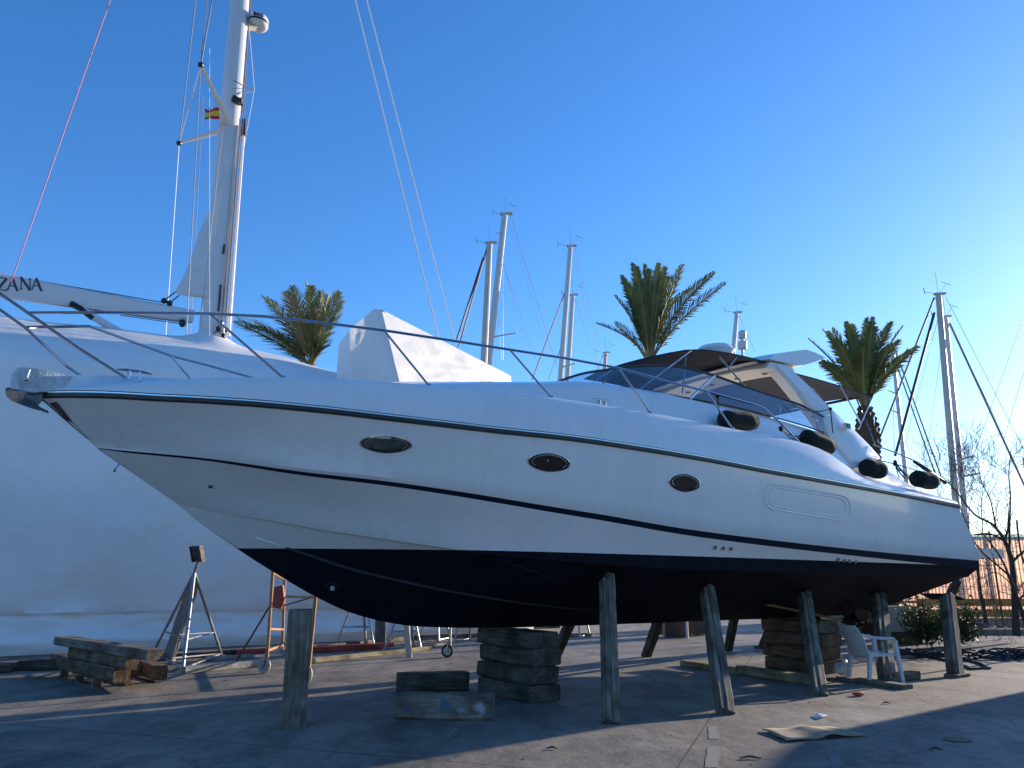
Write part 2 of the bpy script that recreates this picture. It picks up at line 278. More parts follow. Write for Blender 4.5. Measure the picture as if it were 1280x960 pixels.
# ------------------------------------------------------------------ mesh helpers
class MB:
    def __init__(s): s.v = []; s.f = []
    def add(s, vs, fs):
        k = len(s.v); s.v += [tuple(v) for v in vs]; s.f += [tuple(i+k for i in f) for f in fs]; return s
    def box(s, c, size, rot=None, bev=0):
        hx, hy, hz = [a/2 for a in size]; c = Vector(c)
        vs = [Vector((x, y, z)) for x in (-hx, hx) for y in (-hy, hy) for z in (-hz, hz)]
        if rot is not None: vs = [rot @ v for v in vs]
        return s.add([c+v for v in vs], [(0, 1, 3, 2), (4, 6, 7, 5), (0, 4, 5, 1), (2, 3, 7, 6), (0, 2, 6, 4), (1, 5, 7, 3)])
    def beam(s, p0, p1, w, h, up=(0, 0, 1)):
        p0 = Vector(p0); p1 = Vector(p1); x = (p1-p0); ln = x.length; x.normalize(); up = Vector(up)
        y = up.cross(x)
        if y.length < 1e-4: y = Vector((0, 1, 0)).cross(x)
        y.normalize(); z = x.cross(y); return s.box((p0+p1)/2, (ln, w, h), Matrix((x, y, z)).transposed())
    def tube(s, pts, r, n=8, caps=True, flat=None):
        pts = [Vector(p) for p in pts]; rs = r if isinstance(r, (list, tuple)) else [r]*len(pts)
        rings = []; prev = None
        for i, p in enumerate(pts):
            a = pts[max(0, i-1)]; c = pts[min(len(pts)-1, i+1)]; t = (c-a)
            t = t.normalized() if t.length > 1e-9 else Vector((0, 0, 1))
            if prev is None:
                u = t.orthogonal().normalized() if flat is None else (Vector(flat)-Vector(flat).dot(t)*t).normalized()
            else:
                u = prev-prev.dot(t)*t
                u = u.normalized() if u.length > 1e-6 else t.orthogonal().normalized()
            prev = u; w = t.cross(u); k = 1 if flat is None else FL
            rings.append([p+(u*math.cos(2*math.pi*j/n)+w*math.sin(2*math.pi*j/n)*k)*rs[i] for j in range(n)])
        return s.loft(rings, closed=True, caps=caps)
    def loft(s, rings, closed=False, caps=False):
        n = len(rings[0]); vs = [v for r in rings for v in r]; fs = []
        for i in range(len(rings)-1):
            for j in range(n if closed else n-1):
                j2 = (j+1) % n; fs.append((i*n+j, i*n+j2, (i+1)*n+j2, (i+1)*n+j))
        if caps and closed: fs.append(tuple(range(n))[::-1]); fs.append(tuple((len(rings)-1)*n+j for j in range(n)))
        return s.add(vs, fs)
    def poly_prism(s, pts, off):     # pts: planar polygon, extruded by vector off
        n = len(pts); off = Vector(off); a = [Vector(p) for p in pts]; b = [p+off for p in a]
        return s.add(a+b, [tuple(range(n)), tuple(range(2*n-1, n-1, -1))]+[(i, i+n, (i+1) % n+n, (i+1) % n) for i in range(n)])
    def sphere(s, c, r, n=10, m=7, sc_=(1, 1, 1), rot=None):
        c = Vector(c); rings = []
        for i in range(m+1):
            a = math.pi*i/m; rr = max(1e-4, math.sin(a)); ring = []
            for j in range(n):
                v = Vector((rr*math.cos(2*math.pi*j/n)*r*sc_[0], rr*math.sin(2*math.pi*j/n)*r*sc_[1], math.cos(a)*r*sc_[2]))
                if rot is not None: v = rot @ v
                ring.append(c+v)
            rings.append(ring)
        return s.loft(rings, closed=True)
    def build(s, name, material, parent=None, off=None, smooth=False, sub=0, angle=35):
        vs = s.v if off is None else [(v[0]-off[0], v[1]-off[1], v[2]-off[2]) for v in s.v]
        me = bpy.data.meshes.new(name); me.from_pydata(vs, [], s.f); me.validate(); me.update()
        bm = bmesh.new(); bm.from_mesh(me); bmesh.ops.remove_doubles(bm, verts=bm.verts, dist=1e-5)
        if len(bm.faces) < 60000: bmesh.ops.recalc_face_normals(bm, faces=bm.faces)
        bm.to_mesh(me); bm.free()
        mats = material if isinstance(material, list) else [material]
        for m in mats: me.materials.append(m)
        if smooth:
            me.polygons.foreach_set('use_smooth', [True]*len(me.polygons)); 
            if angle < 180: me.set_sharp_from_angle(angle=R(angle))
        o = bpy.data.objects.new(name, me); COL.objects.link(o)
        if parent is not None: o.parent = parent
        if sub: md = o.modifiers.new('s', 'SUBSURF'); md.levels = sub; md.render_levels = sub
        return o
FL = 1.0
def tag(o, label=None, cat=None, group=None, kind=None):
    if label: o['label'] = label
    if cat: o['category'] = cat
    if group: o['group'] = group
    if kind: o['kind'] = kind
    return o
def empty(name, loc, label, cat, group=None, rz=0):
    o = bpy.data.objects.new(name, None); COL.objects.link(o); o.location = loc; o.rotation_euler = (0, 0, rz); o.empty_display_size = .2
    return tag(o, label, cat, group)
def pchip(xs, ys, x):
    xs = np.asarray(xs, float); ys = np.asarray(ys, float); h = np.diff(xs); d = np.diff(ys)/h; m = np.zeros_like(ys)
    for i in range(1, len(xs)-1):
        if d[i-1]*d[i] > 0: w1 = 2*h[i]+h[i-1]; w2 = h[i]+2*h[i-1]; m[i] = (w1+w2)/(w1/d[i-1]+w2/d[i])
    m[0] = d[0]; m[-1] = d[-1]
    x = np.clip(np.asarray(x, float), xs[0], xs[-1]); i = np.clip(np.searchsorted(xs, x)-1, 0, len(xs)-2); t = (x-xs[i])/h[i]
    return (2*t**3-3*t**2+1)*ys[i]+(t**3-2*t**2+t)*h[i]*m[i]+(-2*t**3+3*t**2)*ys[i+1]+(t**3-t**2)*h[i]*m[i+1]
def smoothfit(xs, ys, x, deg):
    c = np.polyfit(xs, ys, deg); return np.polyval(c, x)

def pieces(pts, sub=4):
    out = []
    for i in range(len(pts)-1):
        p0 = pts[max(0, i-1)]; p1 = pts[i]; p2 = pts[i+1]; p3 = pts[min(len(pts)-1, i+2)]
        for k in range(sub):
            t = k/sub; out.append(.5*((2*p1)+(-p0+p2)*t+(2*p0-5*p1+4*p2-p3)*t*t+(-p0+3*p1-3*p2+p3)*t**3))
    out.append(pts[-1]); return out
# ------------------------------------------------------------------ ground
def sheet(name, x0, x1, y0, y1, z, material, nxn=1, nyn=1):
    b = MB(); vs = [(x0+(x1-x0)*i/nxn, y0+(y1-y0)*j/nyn, z) for j in range(nyn+1) for i in range(nxn+1)]
    b.add(vs, [(j*(nxn+1)+i, j*(nxn+1)+i+1, (j+1)*(nxn+1)+i+1, (j+1)*(nxn+1)+i) for j in range(nyn) for i in range(nxn)])
    return b.build(name, material)
tag(sheet('ground', -1500, 1500, -1500, 1500, 0, M['ground'], 4, 4), kind='structure')
# far pavement and planting strip, beyond the yard
b = MB(); P = [(2.0, 33), (60, 33), (60, 60), (2.0, 60)]; b.poly_prism([(x, y, .004) for x, y in P], (0, 0, .02)); tag(b.build('pavement', M['pave']), kind='structure')
k0 = G(1128, 806); k1 = G(1300, 808)
b = MB(); b.poly_prism([(11.6, 23.8, .01), (40, 21.9, .01), (40, 26.6, .01), (11.6, 27.2, .01)], (0, 0, .14)); tag(b.build('planting_bed', M['soil']), kind='structure')
b = MB(); b.beam((11.5, 23.7, .08), (40, 21.8, .08), .14, .16); tag(b.build('kerb', M['kerb']), kind='structure')
# worn painted dashes
for i, q in enumerate([[(885, 908), (897, 908), (898, 924), (886, 924)], [(884, 934), (899, 934), (899, 960), (882, 960)], [(1034, 942), (1047, 942), (1056, 960), (1040, 960)]]):
    b = MB(); pts = []
    for a in range(4):
        p, n_ = G(*q[a]), G(*q[(a+1) % 4])
        for t in range(6): c = p.lerp(n_, t/6); pts.append((c.x+random.uniform(-.012, .012), c.y+random.uniform(-.012, .012), .004))
    k = len(pts); b.add(pts, [tuple(range(k))]); tag(b.build('painted_marking', M['paint']), kind='structure')

# ------------------------------------------------------------------ the motor yacht
yacht = empty('motor_yacht', (OX, OY, 0), 'white express motor yacht with black antifouling propped ashore on timbers', 'motor yacht', rz=AX)
def yb(b, name, m, parent=None, **k): return b.build(name, M[m] if isinstance(m, str) else m, parent or yacht, **k)
# longitudinal lines measured from the photograph
wG_s = [-5.63, -5.45, -5.2, -4.8, -4.3, -3.6, -2.7, -1.6, -.4, 1.5, 4, 7, 9.3]
wG_w = [.04, .26, .50, .80, 1.12, 1.42, 1.71, 1.92, 2.05, 2.13, 2.14, 2.08, 2.0]
def curve(pix, ws, ww):
    out = []
    for (x, y) in pix:
        w = 1.0
        for _ in range(60):
            p = B(x, y, w); w = w*.7+.3*float(pchip(ws, ww, p[0]))
        out.append((B(x, y, w)[0], B(x, y, w)[2]))
    out.sort(); return out
NT = 61
T = np.linspace(0, 1, NT)**1.25
def line(pts, ws, ww, s0, s1, z0=None):
    ss = [p[0] for p in pts]; zz = [p[1] for p in pts]
    s = s0+(s1-s0)*T; return np.stack([s, pchip(ws, ww, s), pchip(ss, zz, s)], 1)
def pts_of(pix, w): return [(B(x, y, w)[0], B(x, y, w)[2]) for x, y in pix]
# keel / stem
kp = [(B(220, 629, 0)[0], B(220, 629, 0)[2])]+pts_of([(250, 653), (295, 684), (345, 716), (400, 748), (440, 766), (480, 777), (520, 783)], 0)+[(.2, .885), (2, .87), (5, .865), (8.4, .87), (8.9, .875)]
K = line(kp, [-5, 10], [0, 0], kp[0][0], 8.85)
# chine
wC_s = [kp[0][0], -3.6, -2.9, -2.0, -1.1, 0, 1.5, 3.5, 7, 9.7]; wC_w = [0, .40, .80, 1.18, 1.44, 1.62, 1.74, 1.8, 1.8, 1.74]
cpix = [(220, 629), (255, 636), (300, 645), (345, 652), (400, 662), (450, 669.5), (500, 677), (550, 684), (600, 692)]
cc = curve(cpix, wC_s, wC_w); cc[0] = (kp[0][0], kp[0][1])
cc += [(0, 1.74), (1.5, 1.675), (3.5, 1.64), (6, 1.61), (9.6, 1.58)]
Cc = line(cc, wC_s, wC_w, kp[0][0], 9.62)
# stripe (lower and upper edge) and lip
S0_ = B(122, 561, 0)[0]
wS_s = [S0_, -4.5, -4.0, -3.2, -2.3, -1.3, 0, 1.6, 4, 7, 9.9]; wS_w = [.01, .46, .82, 1.24, 1.54, 1.75, 1.88, 1.96, 1.99, 1.95, 1.88]
top = [(122, 560), (133, 561), (147, 562.5), (250, 572), (380, 590), (490, 602.5), (597, 618), (700, 635), (745, 642), (850, 660), (960, 674.5), (1020, 681.5), (1121, 692), (1225, 701)]
thk = [.8, 1.2, 2, 3, 4.5, 5.5, 6.5, 7, 7.3, 7.7, 8, 8, 8.5, 10]
St = line(curve(top, wS_s, wS_w), wS_s, wS_w, S0_, 9.84)
Sb = line(curve([(x, y+t) for (x, y), t in zip(top, thk)], wS_s, wS_w), wS_s, wS_w, S0_+.01, 9.80)
Sl = line(curve([(x, y-t*.55-1) for (x, y), t in zip(top, thk)], wS_s, wS_w), wS_s, wS_w, S0_-.01, 9.82); Sl[:, 1] = np.maximum(0, Sl[:, 1]+.035*np.clip(T*12, 0, 1))
# sheer (underside of the rubbing strake)
gp = [(52, 498), (75, 497.5), (100, 497.5), (150, 499), (200, 502), (260, 505), (320, 509), (400, 516.5), (470, 524.5), (560, 535), (640, 544), (700, 550), (800, 564), (880, 577), (960, 592), (1040, 606), (1120, 620), (1200, 636)]
gz = curve(gp, wG_s, wG_w)
Gl = line(gz, wG_s, wG_w, -5.63, 9.12)
# transom ends drift along the rake
def rows_between(a, b, n, bulge, endf=None):
    out = []
    for k in range(1, n+1):
        t = k/(n+1); r = a*(1-t)+b*t
        r[:, 1] = np.maximum(0, r[:, 1]+bulge*math.sin(math.pi*t)*np.clip(T*9, 0, 1)); out.append(r)
    return out
bow = np.exp(-((T-.08)/.14)**2)
# bottom: keel -> strake -> chine
Kb = K.copy(); Kb[:, 1] = .055*np.clip(T*15, 0, 1)
sk = Kb*.45+Cc*.55; sk[:, 2] -= .02
skb = sk.copy(); skb[:, 2] += .008; skb[:, 1] += .005
sk2 = Kb*.72+Cc*.28; sk2b = sk2.copy(); sk2b[:, 2] += .008; sk2b[:, 1] += .005
Ci = Cc.copy(); Ci[:, 1] = np.maximum(0, Ci[:, 1]-.07*np.clip(T*10, 0, 1)); Ci[:, 2] -= .015
for t_ in (.2, .4, .6, .8): pass
Ci = Cc.copy(); Ci[:, 1] = np.maximum(0, Ci[:, 1]-.06*np.clip(T*14, 0, 1)); Ci[:, 2] -= .002
rows = [K, Kb]+[Kb*(1-t_)+Ci*t_ for t_ in (.2, .4, .6, .8)]+[Ci, Cc]
n_bottom = len(rows)
fl = -.05*bow-.015
Cu = Cc*.96+Sb*.04
rows += [Cu]+rows_between(Cu, Sb, 4, fl)+[Sb]; iSb = len(rows)-1
rows += [St]; iSt = len(rows)-1
rows += [Sl]; iSl = len(rows)-1
rows += rows_between(Sl, Gl, 5, -.07*bow+.01)+[Gl]
rows = [np.array(r) for r in rows]
def yv(r, i, side=1): return (float(r[i][0]), -float(r[i][1])*side, float(r[i][2]))
def strip(rr, side): 
    bb = MB(); bb.loft([[yv(r, i, side) for i in range(NT)] for r in rr]); return bb
def hull_piece(rr, name, m, parent=None, cut=None, trans=True):
    b = MB()
    for sd_ in (1, -1): x = strip(rr, sd_); b.add(x.v, x.f)
    if trans:
        e = [yv(r, NT-1, 1) for r in rr]; g = [yv(r, NT-1, -1) for r in rr]
        b.loft([e, g])
    return b
WZ = lambda s: 1.848-.0066*s
whole = hull_piece(rows[:iSb+1], 'h', None)
def cutmesh(b, name, m, keep_above):
    me = bpy.data.meshes.new(name); me.from_pydata(b.v, [], b.f)
    bm = bmesh.new(); bm.from_mesh(me); bmesh.ops.remove_doubles(bm, verts=bm.verts, dist=1e-4)
    nrm = Vector((.0066, 0, 1)).normalized()
    bmesh.ops.bisect_plane(bm, geom=bm.verts[:]+bm.edges[:]+bm.faces[:], plane_co=(0, 0, 1.848), plane_no=nrm, clear_inner=keep_above, clear_outer=not keep_above, dist=1e-5)
    bmesh.ops.recalc_face_normals(bm, faces=bm.faces); bm.to_mesh(me); bm.free()
    me.polygons.foreach_set('use_smooth', [True]*len(me.polygons)); me.set_sharp_from_angle(angle=R(22))
    me.materials.append(M[m]); o = bpy.data.objects.new(name, me); COL.objects.link(o); o.parent = yacht; return o
ho = cutmesh(whole, 'lower_hull', 'gel', True)
hb = cutmesh(whole, 'hull_bottom', 'anti', False); hb['label'] = 'black antifouled bottom'
yb(hull_piece(rows[iSb:iSt+1], '', None), 'hull_stripe', 'band', smooth=True)
up = yb(hull_piece(rows[iSt:], '', None), 'upper_hull', 'gel', smooth=True, angle=28)
hull_all = hull_piece(rows, '', None)
BV = BVHTree.FromPolygons([Vector(v) for v in hull_all.v], hull_all.f)
CAMY = L(Vector((0, 0, CH)))
def hit(x, y, bv=None):
    r = ray(x, y); d = (L(Vector((r[0], r[1], r[2]))+Vector((0, 0, CH)))-CAMY).normalized()
    p, n_, i, ds = (bv or BV).ray_cast(CAMY, d)
    if p is None: return None, None
    if n_.dot(d) > 0: n_ = -n_
    return p, n_
# faint spray strakes, their paler colour standing in for light along the edge
for pth, m_, wd, par in (([(357, 684), (370, 688), (392, 695), (417, 704), (448, 713), (480, 721), (530, 732), (565, 739), (600, 745), (650, 753), (700, 759), (760, 764)], 'strake', .03, hb), ([(318, 671), (330, 675.5), (344, 680), (356, 683.5)], 'gel', .02, ho), ([(625, 699), (650, 708), (680, 719), (705, 727), (735, 735)], 'strake', .010, hb)):
    for sd_ in (1, -1):
        q = pieces([hit(*p)[0]+hit(*p)[1]*.004 for p in pth], 4); q = [Vector((p[0], p[1]*sd_, p[2])) for p in q]; n = len(q)
        b = MB(); b.tube(q, [max(.003, wd*min(1, (i+1)/6, (n-i)/14)*.8) for i in range(n)], 6); b.build('spray_strake', M[m_], par, smooth=True)
# deck line
wD = lambda s: max(.02, float(pchip(wG_s, wG_w, s))-.13)
dpix = [(64, 487), (90, 484), (115, 482), (215, 475), (290, 472.5), (355, 472), (450, 476), (537, 482), (620, 489.5), (690, 497), (813, 516), (916, 536), (965, 545), (998, 552), (1030, 563), (1060, 583), (1084, 598), (1140, 612), (1200, 626.5)]
dz = []
for x, y in dpix:
    w = 1.0
    for _ in range(60): w = .7*w+.3*wD(B(x, y, w)[0])
    q = B(x, y, w); dz.append((q[0], q[2]))
dz.sort()
sD = -5.6+(9.1+5.6)*T
Dl = np.stack([sD, [wD(s) for s in sD], pchip([p[0] for p in dz], [p[1] for p in dz], sD)], 1)
Gr = Gl.copy(); Gr[:, 2] += .085; Gr[:, 1] -= .005   # top of rubbing strake
# rubbing strake: black rubber with a bright insert
b = MB()
for sd_ in (1, -1):
    A = Gl.copy(); A[:, 1] += .012; A2 = A.copy(); A2[:, 1] += .028; A2[:, 2] += .012; A3 = A2.copy(); A3[:, 2] += .05; A4 = A.copy(); A4[:, 2] += .068; A0 = Gl.copy(); A0[:, 1] -= .02; A5 = A0.copy(); A5[:, 2] += .075
    x = strip([A0, A, A2, A3, A4, A5], sd_); b.add(x.v, x.f)
rub = yb(b, 'rubbing_strake', 'rub', smooth=True, angle=30)
b = MB()
for sd_ in (1, -1):
    A = Gl.copy(); A[:, 1] += .041; A[:, 2] += .052; A2 = A.copy(); A2[:, 2] += .014; A3 = A2.copy(); A3[:, 1] -= .03; A3[:, 2] += .008
    x = strip([A, A2, A3], sd_); b.add(x.v, x.f)
yb(b, 'bright_insert', 'ss', rub, smooth=True)
# deck moulding, side decks, coachroof
mid = Gr*.45+Dl*.55; mid[:, 1] += .035; mid2 = Gr*.12+Dl*.88; mid2[:, 1] += .02; mid2[:, 0] = mid2[:, 0]; low = Gr*.8+Dl*.2; low[:, 1] += .02
Dt = Dl.copy(); Dt[:, 1] = np.maximum(.01, Dt[:, 1]-.03); Dt[:, 2] += .012
De = Dl.copy(); De[:, 1] = np.maximum(.008, De[:, 1]-.30*np.clip(T*5, 0, 1)); De[:, 2] -= .0
# cabin trunk
def fl_(s, xs, ys): return float(pchip(xs, ys, s))
Ew = np.array([min(De[i][1], fl_(sD[i], [-3, -1.5, 0, 2, 5, 9.1], [1.35, 1.45, 1.5, 1.62, 1.72, 1.72])) if sD[i] > -3 else De[i][1]*.9 for i in range(NT)])
roofz = lambda s: fl_(s, [-5.6, -3.2, -1.4, .1, 1.0, 1.7, 2.6, 3.7, 5.1, 6.1, 6.6, 7.3, 8.2, 9.1], [3.5, 3.62, 3.87, 4.08, 4.20, 4.20, 4.19, 4.14, 4.05, 3.96, 3.86, 3.68, 3.42, 3.06])
Ez = np.array([max(De[i][2], De[i][2]) for i in range(NT)])
R0 = np.stack([sD, Ew, De[:, 2]+.01], 1)
R1 = np.stack([sD, Ew*.965-.03*np.clip(T*4, 0, 1), np.array([max(De[i][2]+.01, De[i][2]*.25+.75*max(roofz(sD[i]), De[i][2])) for i in range(NT)])], 1)
R2 = np.stack([sD, Ew*.90-.04*np.clip(T*4, 0, 1), np.array([max(De[i][2]+.02, roofz(sD[i])) for i in range(NT)])], 1)
R3 = np.stack([sD, Ew*.55, np.array([max(De[i][2]+.04, roofz(sD[i])+(.13 if sD[i] < 2 else .13)) if sD[i] < 2.0 else roofz(sD[i]) for i in range(NT)])], 1)
R4 = np.stack([sD, Ew*0, np.array([R3[i][2]+.09*min(1, T[i]*6) if sD[i] < 2.0 else R3[i][2]-.0 for i in range(NT)])], 1)
for r in (R1, R2, R3, R4): r[:, 1] = np.maximum(0, r[:, 1])
dk = MB()
for sd_ in (1, -1): x = strip([Gr, low, mid, mid2, Dl, Dt, De, R0, R1, R2, R3, R4], sd_); dk.add(x.v, x.f)
e = [yv(r, NT-1, 1) for r in (Gr, low, mid, mid2, Dl, Dt, De, R0, R1, R2, R3, R4)]; g = [(v[0], -v[1], v[2]) for v in e]; dk.loft([e, g])
deck = yb(dk, 'deck', 'gel', smooth=True, angle=40)
DV = BVHTree.FromPolygons([Vector(v) for v in dk.v], dk.f)
# portholes
def disc_on(px, py, rx, ry, rot, name, parent=yacht, gm='dkglass'):
    ring = []; nn = Vector((0, 0, 0))
    for k in range(28):
        a = 2*math.pi*k/28; c_, s_ = math.cos(a), math.sin(a); u = rx*c_; v = ry*s_*(1-.12*abs(c_))
        x = px+u*math.cos(rot)-v*math.sin(rot); y = py+u*math.sin(rot)+v*math.cos(rot)
        p, n_ = hit(x, y); ring.append(p); nn += n_
    nn.normalize(); c = sum(ring, Vector())/len(ring)
    ring = [p-nn*((p-c).dot(nn)) for p in ring]
    b = MB(); b.loft([[p+nn*.004 for p in ring], [c+(p-c)*1.0+nn*.008 for p in ring], [c+(p-c)*.955+nn*.010 for p in ring], [c+(p-c)*.93-nn*.002 for p in ring]], closed=True)
    f = b.build('porthole', M['ss'], parent, smooth=True)
    b = MB(); q = [c+(p-c)*.935+nn*.0025 for p in ring]; b.add(q, [tuple(range(28))]); b.build('porthole_glass', M[gm], f)
    b = MB(); b.tube([c+(ring[k]-c)*.80+nn*.010 for k in list(range(28))+[0]], .004, 6); b.build('inner_rim', M['ssd'], f, smooth=True)
    b = MB(); b.tube([c+(ring[k]-c)*.80*Vector((1, 1, 1)).x+nn*.012+(Vector((0, 0, -.0))) for k in range(3, 12)], .012, 6); b.build('latch_bar', M['black'], f, smooth=True)
M['dkglass'] = mat('dark_porthole_glass', (.004, .006, .006), .05, col2=(.012, .014, .013), scale=5, bump=.3, bscale=4, bdist=.02)
M['litglass'] = mat('porthole_glass_with_blind', (.03, .035, .03), .06, col2=(.10, .11, .10), scale=6)
disc_on(482, 555, 33, 11.5, R(3), 'porthole', gm='litglass'); disc_on(686, 578, 27, 12, R(5), 'porthole'); disc_on(855.5, 603.5, 20, 11.5, R(6), 'porthole')
# recessed oval moulding aft
def rrect(px, py, hw, hh, r, rot, n=8):
    o_ = []
    for (cx, cy, a0) in ((hw-r, -hh+r, -90), (hw-r, hh-r, 0), (-hw+r, hh-r, 90), (-hw+r, -hh+r, 180)):
        for k in range(n+1):
            a = R(a0+90*k/n); u = cx+r*math.cos(a); v = cy+r*math.sin(a); o_.append((px+u*math.cos(rot), py+v+u*math.sin(rot)))
    return o_
for sc_, nm in ((1.0, 'moulded_rim'), (.9, 'moulded_rim')):
    b = MB(); q = []
    for x, y in rrect(1009, 628, 54*sc_, 15.5 if sc_ == 1 else 12, 11 if sc_ == 1 else 9, R(9.5)):
        p, n_ = hit(x, y); q.append(p+n_*.002)
    b.tube(q+[q[0]], .012 if sc_ == 1 else .009, 8); yb(b, nm, 'gel', up, smooth=True)
# skin fittings
for (x, y, r) in [(263.5, 607, .026), (893.5, 683.7, .034), (903.5, 684.7, .034), (913, 685.4, .034), (1047, 698.5, .04), (1055, 700, .034), (1061, 700.8, .034), (1069, 701.8, .034)]:
    p, n_ = hit(x, y); b = MB(); b.tube([p-n_*.01, p+n_*.02, p+n_*.022], [r, r*.9, r*.8], 12); f = yb(b, 'skin_fitting', 'ss', smooth=True)
    b = MB(); b.tube([p+n_*.0222, p+n_*.024], [r*.55, r*.5], 10); b.build('outlet', M['dark'], f)
# bow thruster
p, n_ = hit(416, 733); b = MB(); u = n_.orthogonal().normalized(); v = n_.cross(u)
b.tube([p+(u*math.cos(a)+v*math.sin(a))*.07+n_*.004 for a in [2*math.pi*k/20 for k in range(21)]], .007, 6); th = yb(b, 'bow_thruster', 'strake', smooth=True)
b = MB(); b.sphere(p+n_*.03, .03, sc_=(1, 1, 1)); b.build('thruster_hub', M['wallw'], th, smooth=True)
# keel skeg shoe
# stem guard
b = MB()
for sd_ in (1, -1):
    pp = []
    for x, y in [(62, 503.5), (71, 502), (90, 526), (111, 548.5), (101, 541.5), (80, 521.5)]:
        p, n_ = hit(x, y)
        if p is not None: p = p+n_*.006; pp.append(Vector((p[0], p[1]*sd_, p[2])))
    b.add(pp, [tuple(range(len(pp)))])
yb(b, 'stem_guard', 'dkss')
# swim platform and transom trim
zp = B(1228, 697, .95)[2]; sp2 = B(1258, 697, .95)[0]
b = MB(); b.poly_prism([(9.60, -.95, zp), (sp2-.08, -.95, zp), (sp2, -.87, zp), (sp2, 1.1, zp), (sp2-.1, 1.3, zp), (9.60, 1.3, zp)], (0, 0, .20)); yb(b, 'swim_platform', 'gelc')
b = MB(); b.beam((9.62, -.4, 1.75), (sp2-.15, -.4, zp), .06, .05); b.beam((9.62, .8, 1.75), (sp2-.15, .8, zp), .06, .05); pb_ = yb(b, 'platform_bracket', 'ss')
# trim tabs, shafts, struts, propellers, rudders
for sd_ in (1, -1):
    b = MB(); b.tube([(4.9, -.62*sd_, 1.16), (7.7, -.62*sd_, .74)], .024, 8); sh = yb(b, 'propeller_shaft', 'brass', smooth=True)
    b = MB(); b.beam((7.35, -.62*sd_, .80), (7.25, -.5*sd_, 1.2), .05, .02, (0, 1, 0)); b.beam((7.35, -.62*sd_, .80), (7.25, -.8*sd_, 1.25), .05, .02, (0, 1, 0)); b.tube([(7.2, -.62*sd_, .815), (7.52, -.62*sd_, .77)], .05, 8); b.build('strut', M['anti'], sh)
    b = MB(); b.tube([(7.66, -.62*sd_, .75), (7.8, -.62*sd_, .73), (7.9, -.62*sd_, .715)], [.065, .06, .02], 10)
    for k in range(4):
        a = R(20+90*k); d = Vector((0, math.cos(a), math.sin(a))); t = Vector((0, -math.sin(a), math.cos(a))); c = Vector((7.74, -.62*sd_, .74)); rg = []
        for r_, w_, tw in ((.05, .05, 50), (.14, .11, 38), (.22, .13, 28), (.28, .08, 24)):
            x_ = t*math.cos(R(tw))+Vector((1, 0, 0))*math.sin(R(tw)); m_ = c+d*r_; nn = d.cross(x_)*.008
            rg.append([m_-x_*w_+nn, m_+x_*w_+nn, m_+x_*w_-nn, m_-x_*w_-nn])
        b.loft(rg, closed=True, caps=True)
    pr = yb(b, 'propeller', 'black', smooth=True)
    b = MB(); rg = []
    for z_, a_, c_ in ((1.32, 8.15, 8.52), (1.0, 8.12, 8.56), (.75, 8.14, 8.55), (.62, 8.20, 8.48)):
        rg.append([(a_, -.62*sd_, z_), ((a_+c_)/2-.05, -.62*sd_-.035, z_), (c_, -.62*sd_, z_), ((a_+c_)/2-.05, -.62*sd_+.035, z_)])
    b.loft(rg, closed=True, caps=True); yb(b, 'rudder', 'anti')
    b = MB(); rot = Matrix.Rotation(R(14), 3, 'Y'); b.box((9.55, -1.25*sd_, 1.22), (.42, .62, .025), rot); yb(b, 'trim_tab', 'anti')
# towing eye on the stem
b = MB(); q = B(146, 580, 0); q = Vector((q[0]+.02, 0, q[2])); b.tube([q+Vector((0, -.035, 0)), q+Vector((-.03, -.035, -.06)), q+Vector((-.035, 0, -.085)), q+Vector((-.03, .035, -.06)), q+Vector((0, .035, 0))], .011, 8); yb(b, 'towing_eye', 'ss', smooth=True)
# bow anchor on its roller
anc = yb(MB().poly_prism([B(60, 485, .06), B(56, 497, .06), B(46, 507, .06), B(32, 504, .06), B(18, 499, .06), B(8, 491, .06), B(7, 485, .06), B(12, 484, .06), B(27, 495, .06), B(42, 490, .06)], (0, .12, 0)), 'bow_roller', 'dkss')
b = MB()
tipb = B(98, 514, .05)
pts = [B(9, 487, .28), B(14, 492, .05), B(36, 500, .0), B(98, 516, .0), B(50, 492, .20), B(24, 484, .34)]
rg = []
for (xa, ya, hw, cam_) in [(61, 517, .01, 0), (51, 513, .07, .01), (40, 509, .13, .02), (28, 504, .17, .03), (16, 499, .18, .035), (8, 494, .12, .02)]:
    c = B(xa, ya, 0); rg.append([(c[0], -hw, c[2]+cam_*1.6), (c[0], -hw*.5, c[2]+cam_*.3), (c[0], 0, c[2]-cam_*.7), (c[0], hw*.5, c[2]+cam_*.3), (c[0], hw, c[2]+cam_*1.6), (c[0]-.01, 0, c[2]+.03+cam_*.4)])
b.loft(rg, closed=True, caps=True)
an = b.build('anchor', M['chrome'], anc, smooth=True, angle=30)
b = MB(); rg = []
for (x, yt, yb_, hw) in [(14, 469, 488, .10), (22, 462, 490, .2), (40, 463, 494, .20), (60, 466, 492, .17), (80, 470, 488, .13), (118, 477, 484, .02)]:
    ct = B(x, yt, 0); cb = B(x, yb_, 0); rg.append([(cb[0], -hw*.7, cb[2]), (ct[0], -hw, ct[2]-.02), (ct[0], -hw*.55, ct[2]), (ct[0], hw*.55, ct[2]), (ct[0], hw, ct[2]-.02), (cb[0], hw*.7, cb[2])])
b.loft(rg, closed=True, caps=True); b.build('anchor_plate', M['film'], anc, smooth=True, angle=40)
b = MB(); b.tube([B(33, 473, .23), B(37, 462, .23)], .012, 6); b.sphere(B(33, 474, .24), .022); b.build('locking_pin', M['ss'], anc, smooth=True)
